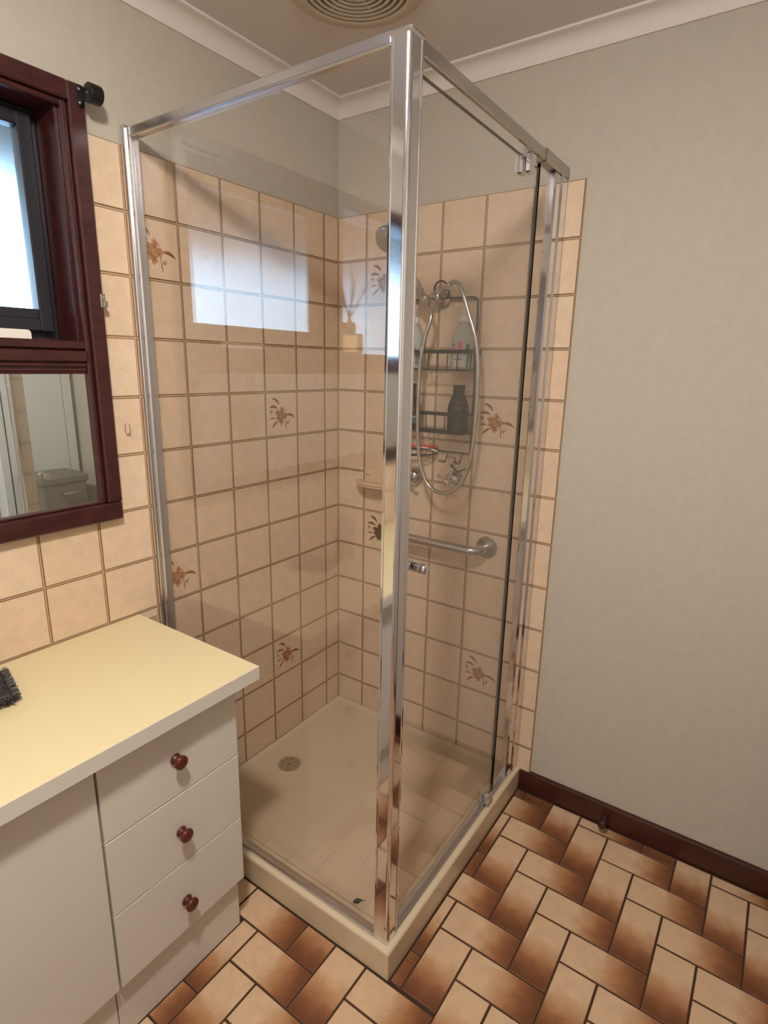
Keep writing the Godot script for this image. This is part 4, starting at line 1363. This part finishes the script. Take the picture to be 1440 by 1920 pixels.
func build_unseen_side() -> void:
	# things outside the frame that the glass, the mirror and the chrome show
	# opal ceiling lamp in the middle of the room: it throws the photo's shadows
	var L := thing("ceiling_lamp", "flat round opal ceiling lamp above the middle of the room", "lamp")
	var t := Transform3D(Basis(Vector3(1, 0, 0), Vector3(0, -1, 0), Vector3(0, 0, -1)), Vector3(1.10, CEIL, 1.62))
	var s := []
	lathe(s, [Vector2(0, 0.0), Vector2(0.105, 0.0), Vector2(0.105, 0.018), Vector2(0.095, 0.022), Vector2(0, 0.022)], t, 40)
	put("base", solid(s), M.white_plastic, L)
	s = []
	lathe(s, [Vector2(0, 0.022), Vector2(0.096, 0.022), Vector2(0.096, 0.028), Vector2(0.092, 0.031), Vector2(0, 0.031)], t, 40)
	put("opal_diffuser", solid(s, 30.0), M.lamp_opal, L)
	var o := AreaLight3D.new()
	o.name = "lamp_light"
	o.position = Vector3(1.10, CEIL - 0.034, 1.62)
	o.rotation.x = -PI / 2
	o.area_size = Vector2(0.13, 0.13)
	o.light_color = Color(1.0, 0.975, 0.94)
	o.light_energy = 1.95
	o.area_range = 8.0
	o.area_attenuation = 2.0
	o.shadow_enabled = true
	L.add_child(o, true)
	# the bulge of the opal glass also throws light sideways
	var side := OmniLight3D.new()
	side.name = "lamp_side_light"
	side.position = Vector3(1.10, CEIL - 0.085, 1.62)
	side.light_color = Color(1.0, 0.975, 0.94)
	side.light_energy = 0.8
	side.light_size = 0.07
	side.omni_range = 8.0
	side.omni_attenuation = 2.0
	side.shadow_enabled = true
	L.add_child(side, true)
	# white door in the wall behind the viewer; the screen shows it faintly by way of the mirror
	var D1 := thing("door_1", "white panel door in the wall behind the viewer", "door", Vector3.ZERO, "", "structure")
	s = []
	for x in [[0.62, 0.69], [1.51, 1.58]]: box(s, Vector3(x[0], 0.0, RZ - 0.022), Vector3(x[1], 2.11, RZ - 0.0005), 0.004)
	box(s, Vector3(0.62, 2.04, RZ - 0.022), Vector3(1.58, 2.11, RZ - 0.0005), 0.004)
	put("architrave", solid(s), M.door_white, D1)
	s = []
	box(s, Vector3(0.692, 0.006, RZ - 0.014), Vector3(1.508, 2.038, RZ - 0.0005), 0.002)
	for y in [[0.14, 0.92], [1.06, 1.92]]:
		for x in [[0.80, 1.04], [1.16, 1.40]]: box(s, Vector3(x[0], y[0], RZ - 0.022), Vector3(x[1], y[1], RZ - 0.013), 0.006)
	put("door_leaf", solid(s), M.door_white, D1)
	s = []
	lathe(s, [Vector2(0, 0), Vector2(0.026, 0), Vector2(0.026, 0.006), Vector2(0.009, 0.010), Vector2(0.009, 0.035), Vector2(0, 0.035)], aim(Vector3(1.44, 1.0, RZ - 0.014), Vector3(0, 0, -1)), 24)
	tube(s, [Vector3(1.445, 1.0, RZ - 0.046), Vector3(1.40, 1.0, RZ - 0.048), Vector3(1.33, 1.0, RZ - 0.046)], 0.008, 12)
	put("door_handle", solid(s, 50.0), M.satin_chrome, D1)
	# linen cupboard in the far corner, with a laundry hamper before it
	var C := thing("linen_cupboard", "tall white cupboard reflected in the mirror beside the plain wall", "cupboard")
	s = []
	box(s, Vector3(RX - 0.06, 0.0, 0.010), Vector3(RX - 0.002, 2.12, 0.44), 0.003)
	put("body", solid(s), M.door_white, C)
	for z in [[0.018, 0.066], [0.070, 0.385]]:
		s = []
		box(s, Vector3(RX - 0.078, 0.05, z[0]), Vector3(RX - 0.060, 2.08, z[1]), 0.002)
		put("door", solid(s), M.door_white, C)
	s = []
	box(s, Vector3(RX - 0.085, 0.0, 0.392), Vector3(RX - 0.060, 2.12, 0.437), 0.004)
	put("architrave", solid(s), M.door_white, C)
	var B := thing("laundry_hamper", "grey fabric laundry hamper with a metal handle, reflected in the mirror", "hamper")
	s = []
	box(s, Vector3(RX - 0.32, 0.0, 0.105), Vector3(RX - 0.088, 0.84, 0.36), 0.02)
	put("body", solid(s), M.hamper_grey, B)
	s = []
	box(s, Vector3(RX - 0.328, 0.82, 0.098), Vector3(RX - 0.086, 0.87, 0.366), 0.012)
	put("lid", solid(s), M.hamper_grey, B)
	s = []
	tube(s, [Vector3(RX - 0.322, 0.775, 0.19), Vector3(RX - 0.345, 0.775, 0.195), Vector3(RX - 0.345, 0.775, 0.255), Vector3(RX - 0.322, 0.775, 0.26)], 0.008, 10)
	put("handle", solid(s, 50.0), M.satin_chrome, B)
	# reed diffuser on the sill and a soap dispenser on the counter, both seen in the glass of the screen
	var R := thing("reed_diffuser", "amber reed diffuser backlit on the sill, mirrored in shower glass", "diffuser", Vector3(-0.030, 1.5238, 1.748))
	s = []
	box(s, Vector3(-0.040, 0.0, -0.044), Vector3(0.040, 0.076, 0.044), 0.006)
	put("bottle", solid(s), M.amber_glass, R)
	s = []
	lathe(s, [Vector2(0, 0.0765), Vector2(0.026, 0.0765), Vector2(0.026, 0.116), Vector2(0.012, 0.118), Vector2(0, 0.118)], Transform3D.IDENTITY, 24)
	put("cap", solid(s), M.cap_brown, R)
	for k in 7:
		var an := -0.62 + 0.2 * k
		s = []
		tube(s, [Vector3(0.004 * cos(k * 2.0), 0.1185, -0.006 * (k - 3) * 0.6), Vector3(0.02 * cos(k * 2.0), 0.30 - 0.01 * abs(k - 3), 0.18 * sin(an))], 0.0028, 6)
		put("reed", solid(s), M.reed, R)
	var P := thing("soap_dispenser", "soap pump dispenser on the countertop, faintly mirrored in shower glass", "dispenser", Vector3(0.15, VH, 1.50))
	s = []
	lathe(s, [Vector2(0, 0), Vector2(0.036, 0), Vector2(0.038, 0.004), Vector2(0.038, 0.13), Vector2(0.034, 0.142), Vector2(0.016, 0.15), Vector2(0.016, 0.165), Vector2(0, 0.165)], Transform3D.IDENTITY, 28)
	put("body", solid(s, 50.0), M.hamper_grey, P)
	s = []
	lathe(s, [Vector2(0, 0.163), Vector2(0.006, 0.163), Vector2(0.006, 0.205), Vector2(0.013, 0.207), Vector2(0.013, 0.222), Vector2(0, 0.224)], Transform3D.IDENTITY, 20)
	tube(s, [Vector3(0, 0.216, 0), Vector3(0.02, 0.217, 0.02), Vector3(0.035, 0.214, 0.034), Vector3(0.04, 0.204, 0.038)], 0.005, 10)
	put("pump", solid(s, 50.0), M.satin_chrome, P)
